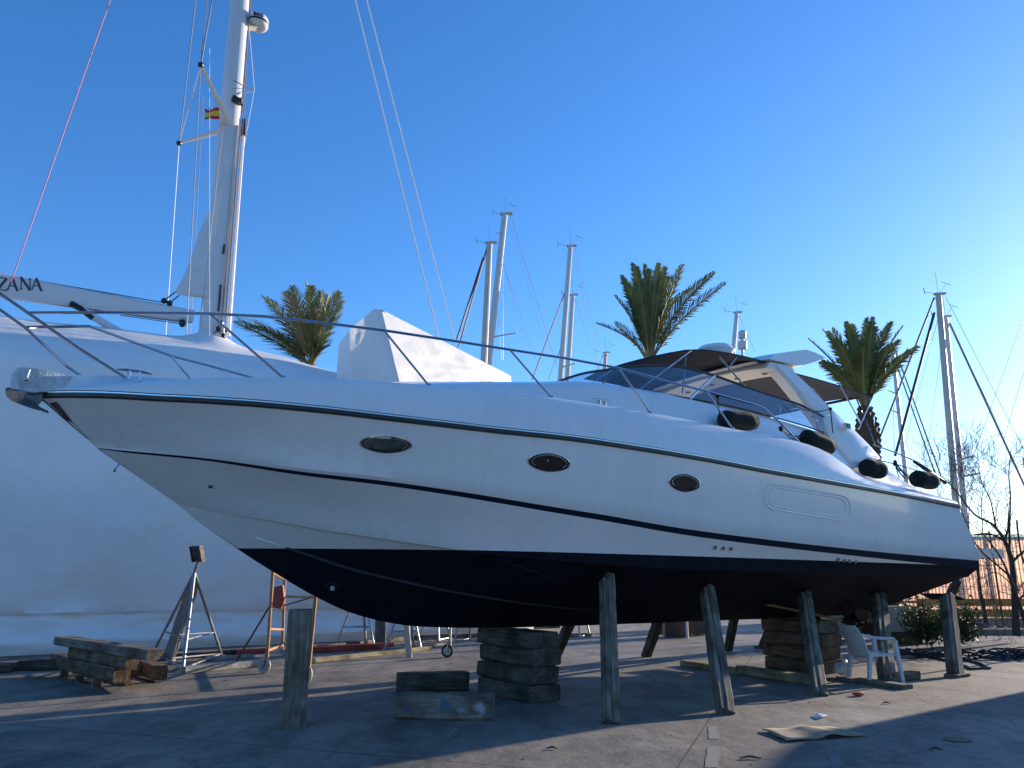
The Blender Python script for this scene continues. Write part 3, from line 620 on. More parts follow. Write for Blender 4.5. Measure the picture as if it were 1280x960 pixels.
# cleats
def cleat(c, s=1):
    b = MB(); c = Vector(c)
    b.tube([c+Vector((-.16*s, 0, .075*s)), c+Vector((-.08*s, 0, .085*s)), c+Vector((.08*s, 0, .085*s)), c+Vector((.16*s, 0, .075*s))], [.008, .016, .016, .008], 8)
    for dx in (-.05, .05): b.tube([c+Vector((dx*s, 0, -.01)), c+Vector((dx*s*.9, 0, .085*s))], [.022, .016], 8)
    yb(b, 'cleat', 'ss', smooth=True)
for (x, y) in [(167, 474), (753, 508)]:
    p = B(x, y, .62 if x < 300 else 1.62); cleat((p[0], p[1], p[2]), 1.05)
# rails
def rail_w(s): return max(.28, wD(s)-.04)
def RB(x, y):
    w = 1.
    for _ in range(60): w = .7*w+.3*rail_w(B(x, y, w)[0])
    return B(x, y, w)
rt = [RB(*q) for q in [(35, 391), (120, 390.5), (262, 392), (330, 395.5), (400, 403), (480, 413), (560, 425), (637, 437), (705, 447.5), (773, 460), (833, 476.5), (883, 489), (945, 506)]]
rt += [B(955, 510.5, 1.95), B(975, 528, 1.97), B(998, 552, 1.98)]
feet = [B(355, 472, wD(-3.6)-.03), B(537, 482, wD(-2)-.03), B(690, 497, wD(-.4)-.03), B(813, 516, wD(1.2)-.03), B(916, 536, wD(2.9)-.03)]
heads = [RB(262, 392.3), RB(480, 413), RB(637, 437), RB(773, 460), RB(883, 489)]
pul = [B(160, 474, .52), B(95, 433, .46), rt[0], B(-30, 346, .26), B(-60, 326, .0)]
for sd_ in (1, -1):
    mir = lambda p: Vector((p[0], p[1]*sd_, p[2]))
    b = MB(); b.tube([mir(p) for p in rt], .0165, 8); rl = yb(b, 'guard_rail', 'ss', smooth=True)
    b = MB(); b.tube([mir(p) for p in pul], .0165, 8); b.build('pulpit_leg', M['ss'], rl, smooth=True)
    for f_, h_ in zip(feet, heads):
        b = MB(); b.tube([mir(f_)-Vector((0, 0, .01)), mir(h_)], .0135, 8); b.tube([mir(f_)-Vector((0, 0, .01)), mir(f_)+Vector((0, 0, .02))], [.03, .022], 8); b.build('stanchion', M['ss'], rl, smooth=True)
# windscreen
base = [(702, 484.5, 0), (716, 485, .42), (732, 486.5, .85), (760, 488, 1.15), (800, 489.5, 1.33), (830, 493, 1.40), (862, 498.5, 1.46), (930, 512, 1.54), (1000, 531, 1.60), (1030, 541, 1.62)]
topl = [(704, 483, 0), (716, 476, .42), (770, 460.5, .85), (788, 458.5, 1.02), (818, 457, 1.14), (852, 459, 1.22), (893, 469.5, 1.30), (940, 486.5, 1.40), (1000, 506, 1.52), (1029, 521, 1.57)]
wb = [B(*q) for q in base]; wt = [B(*q) for q in topl]
wb[0] = Vector((wb[3][0]-.55, 0, wb[3][2]-.0)); wt[0] = Vector((wt[3][0]-.42, 0, wt[3][2]-.02))
wb[1] = Vector((wb[3][0]-.52, -.45, wb[3][2])); wt[1] = Vector((wt[3][0]-.38, -.42, wt[3][2]-.02)); wb[2] = Vector((wb[3][0]-.30, -.88, wb[3][2])); wt[2] = Vector((wt[3][0]-.16, -.80, wt[3][2]-.01))
wsb, wst = pieces(wb), pieces(wt)
ws = None
for sd_ in (1, -1):
    mir = lambda p: Vector((p[0], p[1]*sd_, p[2]))
    b = MB(); b.tube([mir(p) for p in wst], .022, 8); f = yb(b, 'windscreen_frame', 'frame', smooth=True)
    b = MB(); b.tube([mir(p)+Vector((0, 0, .005)) for p in wsb], .012, 6); b.build('base_trim', M['black'], f, smooth=True)
    for (i0, i1, m_) in ((0, 8, 'glass'), (8, 24, 'glass'), (24, 36, 'vinyl')):
        b = MB(); b.loft([[mir(p) for p in wsb[i0:i1+1]], [mir(p.lerp(q, .5))+Vector((0, -.02*sd_, 0)) for p, q in zip(wsb[i0:i1+1], wst[i0:i1+1])], [mir(p) for p in wst[i0:i1+1]]]); b.build('window_pane', M[m_], f, smooth=True)
    for i, w_ in ((8, .012), (24, .045)):
        b = MB(); b.beam(mir(wsb[i]), mir(wst[i]), w_, w_*.6); b.build('mullion', M['gel'], f)
b = MB(); b.tube([wst[0]+Vector((0, .01, 0)), wst[0]+Vector((0, -.01, 0))], .022, 6); 
# radar arch
WA = 1.62
def A_(x, y, w=WA): return B(x, y, w)
outl = [A_(955, 450, 1.42), A_(985, 455, 1.42), A_(1003, 470, 1.45), A_(1018, 486, 1.5), A_(1040, 509, 1.56), A_(1062, 528, 1.6), A_(1090, 556, 1.66), A_(1104, 572, 1.68), A_(1069, 586, 1.68), A_(1040, 545, 1.64), A_(1024, 520, 1.58), A_(1006, 500, 1.52), A_(985, 474, 1.46), A_(968, 456, 1.42)]
hz = []
for sd_ in (1, -1):
    mir = lambda p: Vector((p[0], p[1]*sd_, p[2]))
    b = MB(); o1 = [mir(p) for p in outl]; o2 = [mir(Vector((p[0]-.10, p[1]+.24, p[2]))) for p in outl]
    n = len(outl); mdl = [(a+c)/2 for a, c in zip(o1, o2)]
    # side faces as quads; front/back rows paired leading edge <-> trailing edge
    lead = [outl[0]]+outl[:7:-1][:6]; 
    le = [outl[13], outl[12], outl[11], outl[10], outl[9], outl[8]]; tr = [outl[1], outl[3], outl[4], outl[5], outl[6], outl[7]]
    rings = []
    for p, q in zip(le, tr):
        d = Vector((0, .24, 0)); c0 = p.lerp(q, .12); 
        rings.append([mir(v) for v in (p+Vector((.0, .05, 0)), p.lerp(q, .15), p.lerp(q, .85), q+Vector((0, .05, 0)), q+d, p+d)])
    b.loft(rings, closed=True, caps=True); ar = yb(b, 'radar_arch', 'gel', smooth=True, angle=38); hz.append(ar)
arch = hz[0]
zt = A_(968, 456, 1.42); za = A_(985, 455, 1.42)
b = MB(); sF, sR = zt[0]-.06, za[0]+.12; zb = zt[2]-.06
def arc(w): return .10*(1-(w/1.42)**2)
rg = []
for k in range(13):
    w = 1.40-2.8*k/12; a = arc(w); rg.append([(sF-.12, -w, zb+a-.02), (sF-.02, -w, zb+a+.10), (sR, -w, zb+a+.13), (sR+.08, -w, zb+a+.02), (sR, -w, zb+a-.02)])
b.loft(rg, closed=True, caps=True); bmo = b.build('arch_beam', M['gelc'], arch, smooth=True, angle=30)
for w in (1.05, .45, -.15, -.75):
    b = MB(); a = arc(w); c = Vector(((sF+sR)/2, -w, zb+a-.026)); b.tube([c, c+Vector((0, 0, -.012))], [.055, .045], 14); b.build('downlight', M['beige_led'], bmo, smooth=True)
b = MB(); pr_ = [B(952, 449.5, 1.42), B(958, 443, 1.42), B(980, 438.5, 1.42), B(1007, 435, 1.42), B(1022, 440, 1.42), B(1037, 447.5, 1.42), B(1020, 454, 1.42), B(1003, 459, 1.42), B(990, 458.5, 1.42), B(975, 455, 1.42)]
rg = []
for k in range(9):
    w = 1.46-2.92*k/8; c = sum(pr_, Vector())/len(pr_); s_ = .82 if k in (0, 8) else 1; rg.append([Vector((c[0]+(p[0]-c[0])*s_, -w, c[2]+(p[2]-c[2])*s_*(.55 if 0 < k < 8 and 0 else 1)+arc(w)*.4)) for p in pr_])
b.loft(rg, closed=True, caps=True); b.build('arch_wing', M['gel'], arch, smooth=True, angle=50)
c = Vector((zt[0]+.1, .15, zb+.28)); b = MB(); cc_ = B(894, 437, 0.1)
b.tube([cc_+Vector((0, 0, -.12)), cc_+Vector((0, 0, -.04)), cc_+Vector((0, 0, .04)), cc_+Vector((0, 0, .075))], [.30, .36, .30, .12], 24); b.tube([cc_+Vector((0, 0, -.5)), cc_+Vector((0, 0, -.11))], .08, 10); b.build('radar_dome', M['gel'], arch, smooth=True)
p, n_ = hit(1067, 531, DV)
q = B(1057, 533, 1.66); b = MB(); b.box(q+Vector((0, -.02, 0)), (.14, .06, .10)); vt = b.build('vent_box', M['gel'], arch); b = MB(); b.box(q+Vector((0, -.055, .005)), (.10, .02, .07)); b.build('vent_lens', M['black'], arch)
b = MB(); q = [B(1017, 486, 1.66), B(1000, 488, 1.66), B(997, 494, 1.66), B(1008, 508, 1.68), B(1028, 522, 1.70), B(1036, 519, 1.70), B(1038, 511, 1.70)]
b.tube(q+[q[0]], .006, 6); b.build('panel_seam', M['ssd'], arch, smooth=True)
# biminis
def canopy(f, r, name, m, crown, nseg=8, thick=.02, lift=.1):
    b = MB(); top_, bot = [], []
    for i in range(9):
        t = i/8; rr1, rr2 = [], []
        for j in range(nseg+1):
            u = j/nseg; w = 1-2*u; a = Vector(f[0]).lerp(Vector(f[1]), u); c_ = Vector(r[0]).lerp(Vector(r[1]), u); p = a.lerp(c_, t)
            z = p.z+crown*(1-w*w)+lift*math.sin(math.pi*t)*(.4+.6*(1-w*w))
            if abs(w) == 1: z -= .03
            rr1.append(Vector((p.x, p.y, z))); rr2.append(Vector((p.x, p.y, z-thick)))
        top_.append(rr1+rr2[::-1])
    b.loft(top_, closed=True, caps=True); return yb(b, name, m, smooth=True, angle=60)
f1 = B(878, 434, 1.32); f2 = B(730, 471, -1.32); r1 = B(958, 450, 1.36); r2 = Vector((r1[0], 1.36, r1[2]))
bim = canopy((f1, f2), (r1, r2), 'front_bimini', 'canvas', .07, lift=.07)
# front apron dropping to the windscreen
a1 = B(873, 434, 1.30); a2 = Vector((a1[0], 1.30, a1[2])); 
b = MB(); rg = []
for i in range(6):
    t = i/5; row = []
    for j in range(9):
        u = j/8; w = 1-2*u; p = Vector(f1).lerp(Vector(f2), u); q = Vector((wst[0][0]+.55+.5*w*w, -1.12*w, wst[12][2]+.05)); v = p.lerp(q, t); v.z += .07*(1-w*w)*(1-t)+.10*math.sin(math.pi*t)*(1-.4*w*w); row.append(v)
    rg.append(row)
def poles(lst, r=.013, m='ss', parent=None):
    for p, q in lst:
        for sd_ in (1, -1):
            b = MB(); b.tube([Vector((p[0], p[1]*sd_, p[2])), Vector((q[0], q[1]*sd_, q[2]))], r, 8); b.build('canopy_pole', M[m], parent, smooth=True)
poles([(B(864, 438, 1.28), B(799, 487, 1.28)), (B(858, 443, 1.0), B(853, 491, 1.15)), (B(899, 446, 1.33), B(931, 483, 1.40)), (B(921, 446, 1.33), B(912, 458, 1.33))], parent=bim)
g1 = B(986, 462, 1.3); g1s = Vector((g1[0], 1.3, g1[2])); h1 = B(1091, 494, 1.3); h1s = Vector((h1[0], 1.3, h1[2]))
abim = canopy((g1, g1s), (h1, h1s), 'aft_bimini', 'canvas2', .10, lift=.06, thick=.025)
b = MB(); b.tube([h1+Vector((0, 0, -.0)), h1+Vector((0, .05, .02)), h1s+Vector((0, -.05, .02)), h1s], .028, 8); b.build('canopy_roller', M['canvas'], abim, smooth=True)
poles([(B(1048, 478, 1.28), B(1076, 529, 1.45)), (B(1091, 495, 1.28), B(1073, 536, 1.45)), (B(1070, 497, 1.0), B(1094, 556, 1.55))], parent=abim, r=.014, m='ss')
# cockpit coaming rail + flagstaff
b = MB(); b.tube([B(1092, 556, 1.66), B(1120, 566, 1.72), B(1146, 577, 1.75), B(1165, 589, 1.76)], .013, 8); yb(b, 'cockpit_rail', 'ss', smooth=True)
b = MB(); b.tube([B(1143, 577, 1.70), B(1180, 602, 1.72)], [.03, .035], 8); b.sphere(B(1181, 602.5, 1.72), .045); yb(b, 'folded_staff', 'black', smooth=True)
# helm seats and wheel edge behind the glass
b = MB(); b.box((4.0, .3, 4.15), (.5, 1.6, .5)); yb(b, 'helm_seat', 'gelc')
# small instrument on the coaming
b = MB(); q = B(976, 516, 1.3); b.tube([q, q+Vector((0, 0, .12))], .012, 6); b.tube([q+Vector((-.06, 0, .12)), q+Vector((.06, 0, .12))], .01, 6); yb(b, 'pole_socket', 'ss', smooth=True)
# a sagging line tied from arch to rail
def sag(p, q, d, n=10): return [p.lerp(q, i/n)-Vector((0, 0, d*math.sin(math.pi*i/n))) for i in range(n+1)]
b = MB(); b.tube(sag(B(1038, 511, 1.72), B(1008, 513, 1.7), .03)+sag(B(1008, 513, 1.7), B(990, 505, 1.6), .01), .008, 6); b.tube([B(1038, 511, 1.74), B(1041, 541, 1.76)], .009, 6); b.sphere(B(1038, 511, 1.73), .03); tag(b.build('rope', M['rope'], off=None), None, None)
rope0 = bpy.data.objects['rope']; rope0.location = (OX, OY, 0); rope0.rotation_euler = (0, 0, AX); tag(rope0, 'black line knotted around the white radar arch', 'rope')
# fenders
def fender(p0, p1, r, w, label, ends=False, tie=None):
    a, c = BW(p0[0], p0[1], w), BW(p1[0], p1[1], w); d = c-a; ln = d.length; mid_ = (a+c)/2
    o = empty('fender', mid_, label, 'fender', 'black fleece-covered fenders on the yacht side deck')
    q = d.to_track_quat('X', 'Z'); rm = q.to_matrix(); b = MB(); rg = []
    prof = [(-.5, .10), (-.47, .55), (-.42, .82), (-.35, .97), (-.2, 1.0), (0, .98), (.2, 1.0), (.35, .97), (.42, .82), (.47, .55), (.5, .10)]
    pts = [Vector((t*(ln+r*.6), 0, 0)) for t, _ in prof]; rs = [r*k*(1+.04*math.sin(9*t)) for t, k in prof]
    n = 16
    for p_, r_ in zip(pts, rs):
        rg.append([rm @ (p_+Vector((0, math.cos(2*math.pi*j/n)*r_*(1+.03*noise.noise(Vector((p_.x*5, j, r*9)))), math.sin(2*math.pi*j/n)*r_*(.94)))) for j in range(n)])
    b.loft(rg, closed=True, caps=True); b.build('cover', M['sock'], o, smooth=True, angle=180)
    b = MB(); e = rm @ Vector(((ln+r*.6)*.44, 0, 0)); e2 = rm @ Vector(((ln+r*.6)*.495, 0, 0)); b.tube([e, e.lerp(e2, .6), e2], [r*.80, r*.62, r*.33], 14); b.build('sunlit_end_patch', M['sockend'], o, smooth=True)  # tan cap paints the low sun onto the aft end
    if tie:
        b = MB(); s0 = rm @ Vector((-(ln+r*.6)*.5, 0, 0))
        t0 = BW(*tie)-mid_; b.tube(sag(s0, t0, .06), .011, 6); b.tube(sag(s0+Vector((.02, 0, .02)), t0, .12), .008, 6); b.sphere(t0, .035, sc_=(1, 1, 1.3)); b.sphere(s0, .05); b.build('lanyard', M['rope'], o, smooth=True)
    return o
fender((903, 523), (942, 528), .145, 1.78, 'dark fender furthest forward on the side deck beside the windscreen', tie=(897, 495, 1.93))
fender((1006, 545), (1038, 560), .145, 1.80, 'dark fender lying at the foot of the guard rail below the arch', tie=(976, 536, 1.95))
fender((1082, 584), (1101, 588), .165, 1.82, 'stubby dark fender with an end coloured tan as if sunlit behind the radar arch foot')
fender((1145, 598), (1166, 602), .170, 1.80, 'aftmost dark fender on the stern quarter beside the rolled staff', tie=(1119, 578, 1.8))
r_ = MB(); r_.tube([BW(1084, 572, 1.7), BW(1119, 580, 1.78), BW(1165, 594, 1.75)], .009, 6); r_.tube(sag(BW(1119, 580, 1.78), BW(1132, 598, 1.85), .05), .012, 6); r_.tube(sag(BW(1119, 580, 1.78), BW(1124, 597, 1.9), .02), .010, 6); r_.sphere(BW(1119, 580, 1.79), .04)
tag(r_.build('rope', M['rope'], smooth=True), 'black mooring line hanging in loops between the two aft fenders', 'rope')

# ------------------------------------------------------------------ timbers, props, blocks
def timber_mesh(l, w, h, seed=0, rough=.012, segs=7, cut=.12):
    rnd = random.Random(seed); b = MB(); c = min(w, h)*cut; rg = []
    pr = [(-w/2+c, -h/2), (w/2-c, -h/2), (w/2, -h/2+c), (w/2, h/2-c), (w/2-c, h/2), (-w/2+c, h/2), (-w/2, h/2-c), (-w/2, -h/2+c)]
    for i in range(segs+1):
        t = i/segs; x = (t-.5)*l; e = 1 if 0 < i < segs else .97; rg.append([(x+(rnd.uniform(-1, 1)*rough*.8 if i in (0, segs) else 0), (y+rnd.uniform(-1, 1)*rough*.5)*e, (z+(rnd.uniform(-1, 1)*rough*.4 if z > -h/2+c*.5 else 0))*(e if z > 0 else 1)) for y, z in pr])
    b.loft(rg, closed=True, caps=True); return b
def timber(name, c, d, l, w, h, m, label, cat, group=None, seed=0, up=(0, 0, 1), rough=.012):
    """c = centre, d = direction of its length"""
    b = timber_mesh(l, w, h, seed, rough); o = b.build(name, M[m]); x = Vector(d).normalized(); y = Vector(up).cross(x).normalized(); z = x.cross(y)
    o.matrix_world = Matrix.Translation(c) @ Matrix((x, y, z)).transposed().to_4x4(); tag(o, label, cat, group); return o
def tim_px(p, q, z, w, h, m, name, label, cat, group=None, seed=0):   # the two ends of the near lower edge, lying at height z
    a, c = G(p[0], p[1], z), G(q[0], q[1], z); d = (c-a); n_ = Vector((-d.y, d.x, 0)).normalized()
    if n_.y < 0: n_ = -n_
    return timber(name, (a+c)/2+n_*w/2+Vector((0, 0, h/2)), d, d.length, w, h, m, label, cat, group, seed)
tv = Vector((-nx, -ny, 0)); av = Vector((bx, by, 0))      # athwartships away from us, and aft
near = G(661.5, 880.5)
nm = ['bottom', 'second', 'third', 'top']
zz = [0, .222, .444, .666]; hh = [.215, .215, .215, .20]
for i in range(4):
    j = [0, .01, -.02, -.01][i]
    timber('keel_block', near+tv*(.62+j)+av*(.25+[0, -.01, .01, -.02][i])+Vector((0, 0, zz[i]+hh[i]/2)), tv, 1.24, .50, hh[i], 'woodd', f'{nm[i]} block of the dark timber stack under the forward keel', 'block', 'timber blocks under the forward keel', seed=20+i, rough=.018)
near2 = G(1031, 843)
for i in range(4):
    timber('keel_block', near2+tv*(.60+[0, .03, -.02, .02][i])+av*(.28+[0, .01, -.02, .0][i])+Vector((0, 0, i*.215+.105)), tv, 1.2, .55, .208, 'woodb', f'{nm[i]} block of the brown timber stack under the aft keel', 'block', 'timber blocks under the aft keel', seed=40+i, rough=.018)
# wedges between stack and keel
for c_, nm_ in ((near2+tv*.6+av*.28, 'aft'),):
    timber('wedge', Vector((c_.x, c_.y, .866)), tv, .4, .3, .02, 'woodg', 'thin wedge between the aft block stack and the keel', 'wedge')
# port props
def prop(foot, toppx, wtop, wd, label, m='woodg', seed=0, plate=False, zt_=None, wdir=None, clip=True):
    f_ = G(*foot)
    if isinstance(toppx, Vector): t_ = toppx
    else:
        hp, hn = hit(*toppx); t_ = W(hp+hn*.03) if hp is not None else BW(toppx[0], toppx[1], wtop)
    o = empty('hull_prop', f_, label, 'prop', 'timber props holding up the yacht hull')
    d = t_-f_; x = d.normalized(); y = Vector((bx, by, 0)); y = (y-y.dot(x)*x).normalized(); z = x.cross(y)
    if z.y > 0: pass
    mt = Matrix((x, y, z)).transposed().to_4x4()
    b = timber_mesh(d.length, wd*.72, wd*.9, seed, .012, 9); p = b.build('post', M[m], o); p.matrix_local = Matrix.Translation(d/2+y*wd*.16) @ mt
    b = timber_mesh(d.length-.12, wd*.40, wd*.8, seed+1, .012, 9); p = b.build('post', M[m], o); p.matrix_local = Matrix.Translation(d/2*(1-.12/d.length)-y*wd*.42) @ mt
    if plate:
        b = timber_mesh(.42, .22, .05, seed+3); p = b.build('foot_plank', M['woodb'], o); p.matrix_local = Matrix.Translation((0.02, 0, -.0+.026)) @ Matrix((Vector((bx, by, 0)), Vector((-by, bx, 0)), Vector((0, 0, 1)))).transposed().to_4x4()
    if clip:
        b = MB(); b.box(d-x*.07-z*0, (.10, wd*.5, wd*.5), Matrix((x, y, z)).transposed()); b.build('wedge', M['woodd'], o)
    return o
prop((765, 905), (758, 716), 1.72, .155, 'upright timber prop nearest the camera, in front of the midships bottom', seed=1)
prop((908, 893), (883, 732), 1.74, .17, 'leaning timber prop with a knotty kink, second from the left on the near side', seed=3)
prop((1025, 870), (1005, 740), 1.75, .17, 'leaning timber prop in front of the aft block stack', seed=5)
prop((1110, 853), (1098, 742), 1.72, .20, 'timber prop beside the white plastic chair', seed=7)
prop((1195, 846), (1184, 743), 1.70, .20, 'stout timber prop under the transom corner standing on a foot plank', seed=9, plate=True)
def Ls(x, y): return 0
def Ls0(f): return 0
def sprop(foot, s, w, wd, label, seed, plate=False):
    px = foot[0]; lo_, hi_ = 740., 900.
    for _ in range(40):
        m_ = (lo_+hi_)/2
        if L(G(px, m_)).y > 3.0: lo_ = m_
        else: hi_ = m_
    foot = (px, hi_); s = L(G(px, hi_))[0]+(s-Ls0(foot))
    prop(foot, W((s, 1.72, 1.52)), 0, wd, label, 'woodd', seed, plate, clip=False)
sprop((808, 821), -.45, 1.6, .16, 'far side timber prop seen between the first two near props', 11)
sprop((910, 813), -.9, 1.7, .15, 'far side upright prop just right of the kinked near prop', 13)
sprop((953, 808), -.55, 1.7, .16, 'far side prop on a plank left of the aft block stack', 15, True)
sprop((690, 826), -.1, 1.6, .16, 'far side prop partly hidden behind the forward block stack', 17)
sprop((1168, 812), -.9, 1.7, .2, 'far side prop behind the transom prop', 19)
# lone bollard-like post in front of the bow
f_ = G(362.5, 911); f_.y += .12
timber('standing_timber', f_+Vector((0.0, 0, .60)), (0, 0, 1), 1.20, .25, .26, 'woodg', 'thick square timber standing on end in front of the bow', 'timber', seed=61, up=(1, .25, 0), rough=.01)
# loose blocks
tim_px((492, 900), (614, 902), 0, .26, .275, 'woodpaint', 'loose_block', 'timber block splashed with blue and white paint on the concrete', 'block', 'loose blocks in front of the keel stack', 71)
tim_px((496, 866.5), (587, 864), 0, .30, .25, 'woodd', 'loose_block', 'plain dark timber block lying behind the paint splashed one', 'block', 'loose blocks in front of the keel stack', 72)
# beams on the ground under the hull
tim_px((850, 832), (916, 843), 0, .16, .10, 'woody', 'ground_beam', 'pale yellowish beam on the concrete, the left one of two end to end', 'beam', 'pale beams under the hull', 73)
tim_px((920, 842), (1012, 857), 0, .18, .13, 'woody', 'ground_beam', 'pale yellowish beam ending at the leaning prop, the right one of two', 'beam', 'pale beams under the hull', 74)
tim_px((1045, 850), (1128, 862), 0, .22, .06, 'woodg', 'base_plank', 'weathered plank lying under the chair prop', 'plank', None, 75)
tim_px((1120, 853), (1152, 850), 0, .22, .13, 'woodb', 'base_plank', 'short brown offcut right of the white chair', 'offcut', None, 76)
# pallet and the heap on it
pa = G(118, 862); pb = G(73, 846.5); pc = G(202, 853)
du = (pb-pa).normalized(); dv = (pc-pa).normalized()
pal = empty('pallet', pa, 'worn wooden pallet under the heap of timbers at far left', 'pallet')
lu, lv = (pb-pa).length, (pc-pa).length
def prt(b, nme, m): return b.build(nme, M[m], pal)
for k in range(3):
    for j in range(3): 
        b = MB(); c = du*(lu*(.06+.44*k))+dv*(lv*(.05+.45*j)); b.box(c+Vector((0, 0, .07)), (.11, .11, .09), Matrix((du, dv, Vector((0, 0, 1)))).transposed()); prt(b, 'spacer_block', 'woodb')
for j in range(3):
    b = MB(); o_ = dv*(lv*(.05+.45*j)); b.beam(o_+Vector((0, 0, .0125)), o_+du*lu+Vector((0, 0, .0125)), .10, .022); prt(b, 'bottom_board', 'woodb')
for k in range(6):
    b = MB(); o_ = du*(lu*(.03+.94*k/5)); b.beam(o_+Vector((0, 0, .128)), o_+dv*lv+Vector((0, 0, .128)), .10, .02); prt(b, 'deck_board', 'woodb')
HG = 'old timbers heaped on the pallet'
def tz(p, q, z, w, h, lab, seed, m='woodb'): return tim_px(p, q, z, w, h, m, 'heaped_timber', lab, 'timber', HG, seed)
tz((62, 833), (140, 855), .14, .24, .20, 'lowest front timber of the pallet heap with a pale sawn end', 81)
tz((160, 838), (188, 851), .14, .22, .20, 'short chunky timber at the right end of the pallet heap', 82)
tz((84, 822), (156, 838), .34, .20, .17, 'middle timber of the pallet heap', 83)
tz((66, 806), (182, 826), .51, .26, .13, 'long flat plank on top of the pallet heap', 84, 'woodg')
tz((100, 832), (172, 846), .142, .20, .17, 'hidden timber in the middle of the pallet heap', 85)
# bundle behind
for k, (p, q, z, h) in enumerate([((16, 839), (74, 838), 0, .14), ((20, 836), (70, 835), .14, .12), ((-30, 843), (10, 842), 0, .16)]):
    tim_px(p, q, z, .3, h, 'woodd', 'stacked_plank', ['lower plank of the dark pair left of the pallet', 'upper plank of the dark pair left of the pallet', 'dark beam end at the left edge behind the pallet'][k], 'plank', None, 90+k)

# ------------------------------------------------------------------ boat stands and yard clutter
def stand(name, feet_, apex, label, m='galv', r=.028, head=None, group='steel boat stands by the wrapped yacht', brace=.3, cat='boat stand'):
    o = empty(name, apex*1.0, label, cat, group); o.location = (apex.x, apex.y, 0); off = Vector((apex.x, apex.y, 0))
    for f_ in feet_:
        b = MB(); b.tube([f_+Vector((0, 0, .02)), apex], r, 8); b.build('leg', M[m], o, off, smooth=True)
        b = MB(); b.box(f_+Vector((0, 0, .012)), (.12, .12, .02)); b.build('foot_plate', M[m], o, off)
    n = len(feet_)
    for i in range(n):
        a, c = feet_[i].lerp(apex, brace), feet_[(i+1) % n].lerp(apex, brace); b = MB(); b.tube([a, c], r*.5, 6); b.build('brace', M[m], o, off, smooth=True)
        b = MB(); b.tube([feet_[i].lerp(apex, .03), feet_[(i+1) % n].lerp(apex, .03)], r*.6, 6); b.build('brace', M[m], o, off, smooth=True)
    if head is not None:
        b = MB(); b.tube([apex-(head-apex)*.3, head], r*.9, 10); b.build('screw', M[m], o, off, smooth=True)
        d = (head-apex).normalized(); tl = Vector((-.15, -.35, 1)).normalized(); bz = Vector((0.9, -.43, 0)); bb = tl.cross(bz).normalized(); rm = Matrix((bz, tl, bb)).transposed()
        b = MB(); b.box(head+tl*.12, (.24, .30, .05), rm); pd = b.build('pad', M['woodd'], o, off)
        for sx in (-.125, .125): b = MB(); b.box(head+tl*.12+bz*sx, (.02, .32, .09), rm); b.build('clamp', M['dkss'], o, off)
    return o
YS = 15.6
ap = Yp(243, 716, 15.2); stand('boat_stand', [G(191, 818), G(228, 840), G(277, 820), G(214, 826)], ap, 'tall galvanised tripod boat stand with a padded head in front of the wrapped yacht', head=Yp(248, 700, 15.1), r=.03)
b = timber_mesh(1.9, .22, .06, 99); lp = b.build('leaning_plank', M['galv']); d = Yp(238, 742, 15.6)-G(210, 825); x = d.normalized(); y = Vector((1, 0, 0)); y = (y-y.dot(x)*x).normalized(); z = x.cross(y)
lp.matrix_world = Matrix.Translation(G(210, 825)+d/2) @ Matrix((x, y, z)).transposed().to_4x4(); tag(lp, 'broad grey plank leaning inside the tall tripod stand', 'plank')
# wheeled rusty frame
wf = empty('wheeled_frame', G(335, 838), 'rusty wheeled steel frame with a red bracket beside the standing timber', 'wheeled frame'); wo_ = wf.location.copy()
gA, gB, gC = G(333, 842), G(353, 826), G(385, 854)
YA, YB, YC = gA.y, gB.y, gC.y
pA, pB, pC = [Yp(341, 716, YA), Yp(334, 822, YA)], [Yp(356, 724, YB), Yp(353, 812, YB)], [Yp(395, 742, YC), Yp(386, 838, YC)]
for p_ in (pA, pB, pC): b = MB(); b.tube([p_[0]+Vector((0, 0, .35)), p_[0], p_[1]], .03, 8); b.build('pole', M['rust'], wf, wo_, smooth=True)
def pt(p, t): return p[1].lerp(p[0], t)
for (a, c, ) in [(pt(pB, .75), pt(pC, .95)), (pt(pA, .33), pt(pB, .28)), (pt(pA, .08), pt(pB, .06)), (pt(pB, .1), pt(pC, .12)), (pt(pA, 1.0), pt(pB, 1.0))]:
    b = MB(); b.tube([a, c], .022, 8); b.build('crossbar', M['rust'], wf, wo_, smooth=True)
b = MB(); b.tube([pt(pA, .62), G(296, 826, .05)], .017, 6); b.build('stay', M['black'], wf, wo_, smooth=True)
b = MB(); b.tube([pt(pB, .62), Yp(420, 738, YC+1)], .014, 6); b.build('stay', M['black'], wf, wo_, smooth=True)
b = MB(); a = Yp(349, 735, (YA+YB)/2); b.poly_prism([a+Vector((-.09, 0, .02)), a+Vector((.06, 0, .05)), a+Vector((.11, 0, -.22)), a+Vector((.06, 0, -.38)), a+Vector((-.12, 0, -.34))], (0, .09, 0)); b.build('red_bracket', M['red'], wf, wo_)
def wheel(c, r, ax, parent, off, m='rim'):
    ax = Vector(ax).normalized(); b = MB(); u = ax.orthogonal().normalized(); v = ax.cross(u); b.tube([c+(u*math.cos(2*math.pi*k/20)+v*math.sin(2*math.pi*k/20))*r*.82 for k in range(21)], r*.20, 8); t = b.build('tyre', M[m], parent, off, smooth=True)
    b = MB(); b.tube([c-ax*.015, c+ax*.015], r*.66, 16); b.build('rim', M['galv'], parent, off, smooth=True)
    b = MB(); b.tube([c-ax*.05, c+ax*.05], r*.18, 8); b.build('axle', M['galv'], parent, off, smooth=True)
    for s_ in (-1, 1): b = MB(); b.beam(c+ax*.045*s_-Vector((0, 0, .02)), c+ax*.04*s_+Vector((.03, 0, r*1.5)), .03, .008, ax); b.build('fork', M['galv'], parent, off)
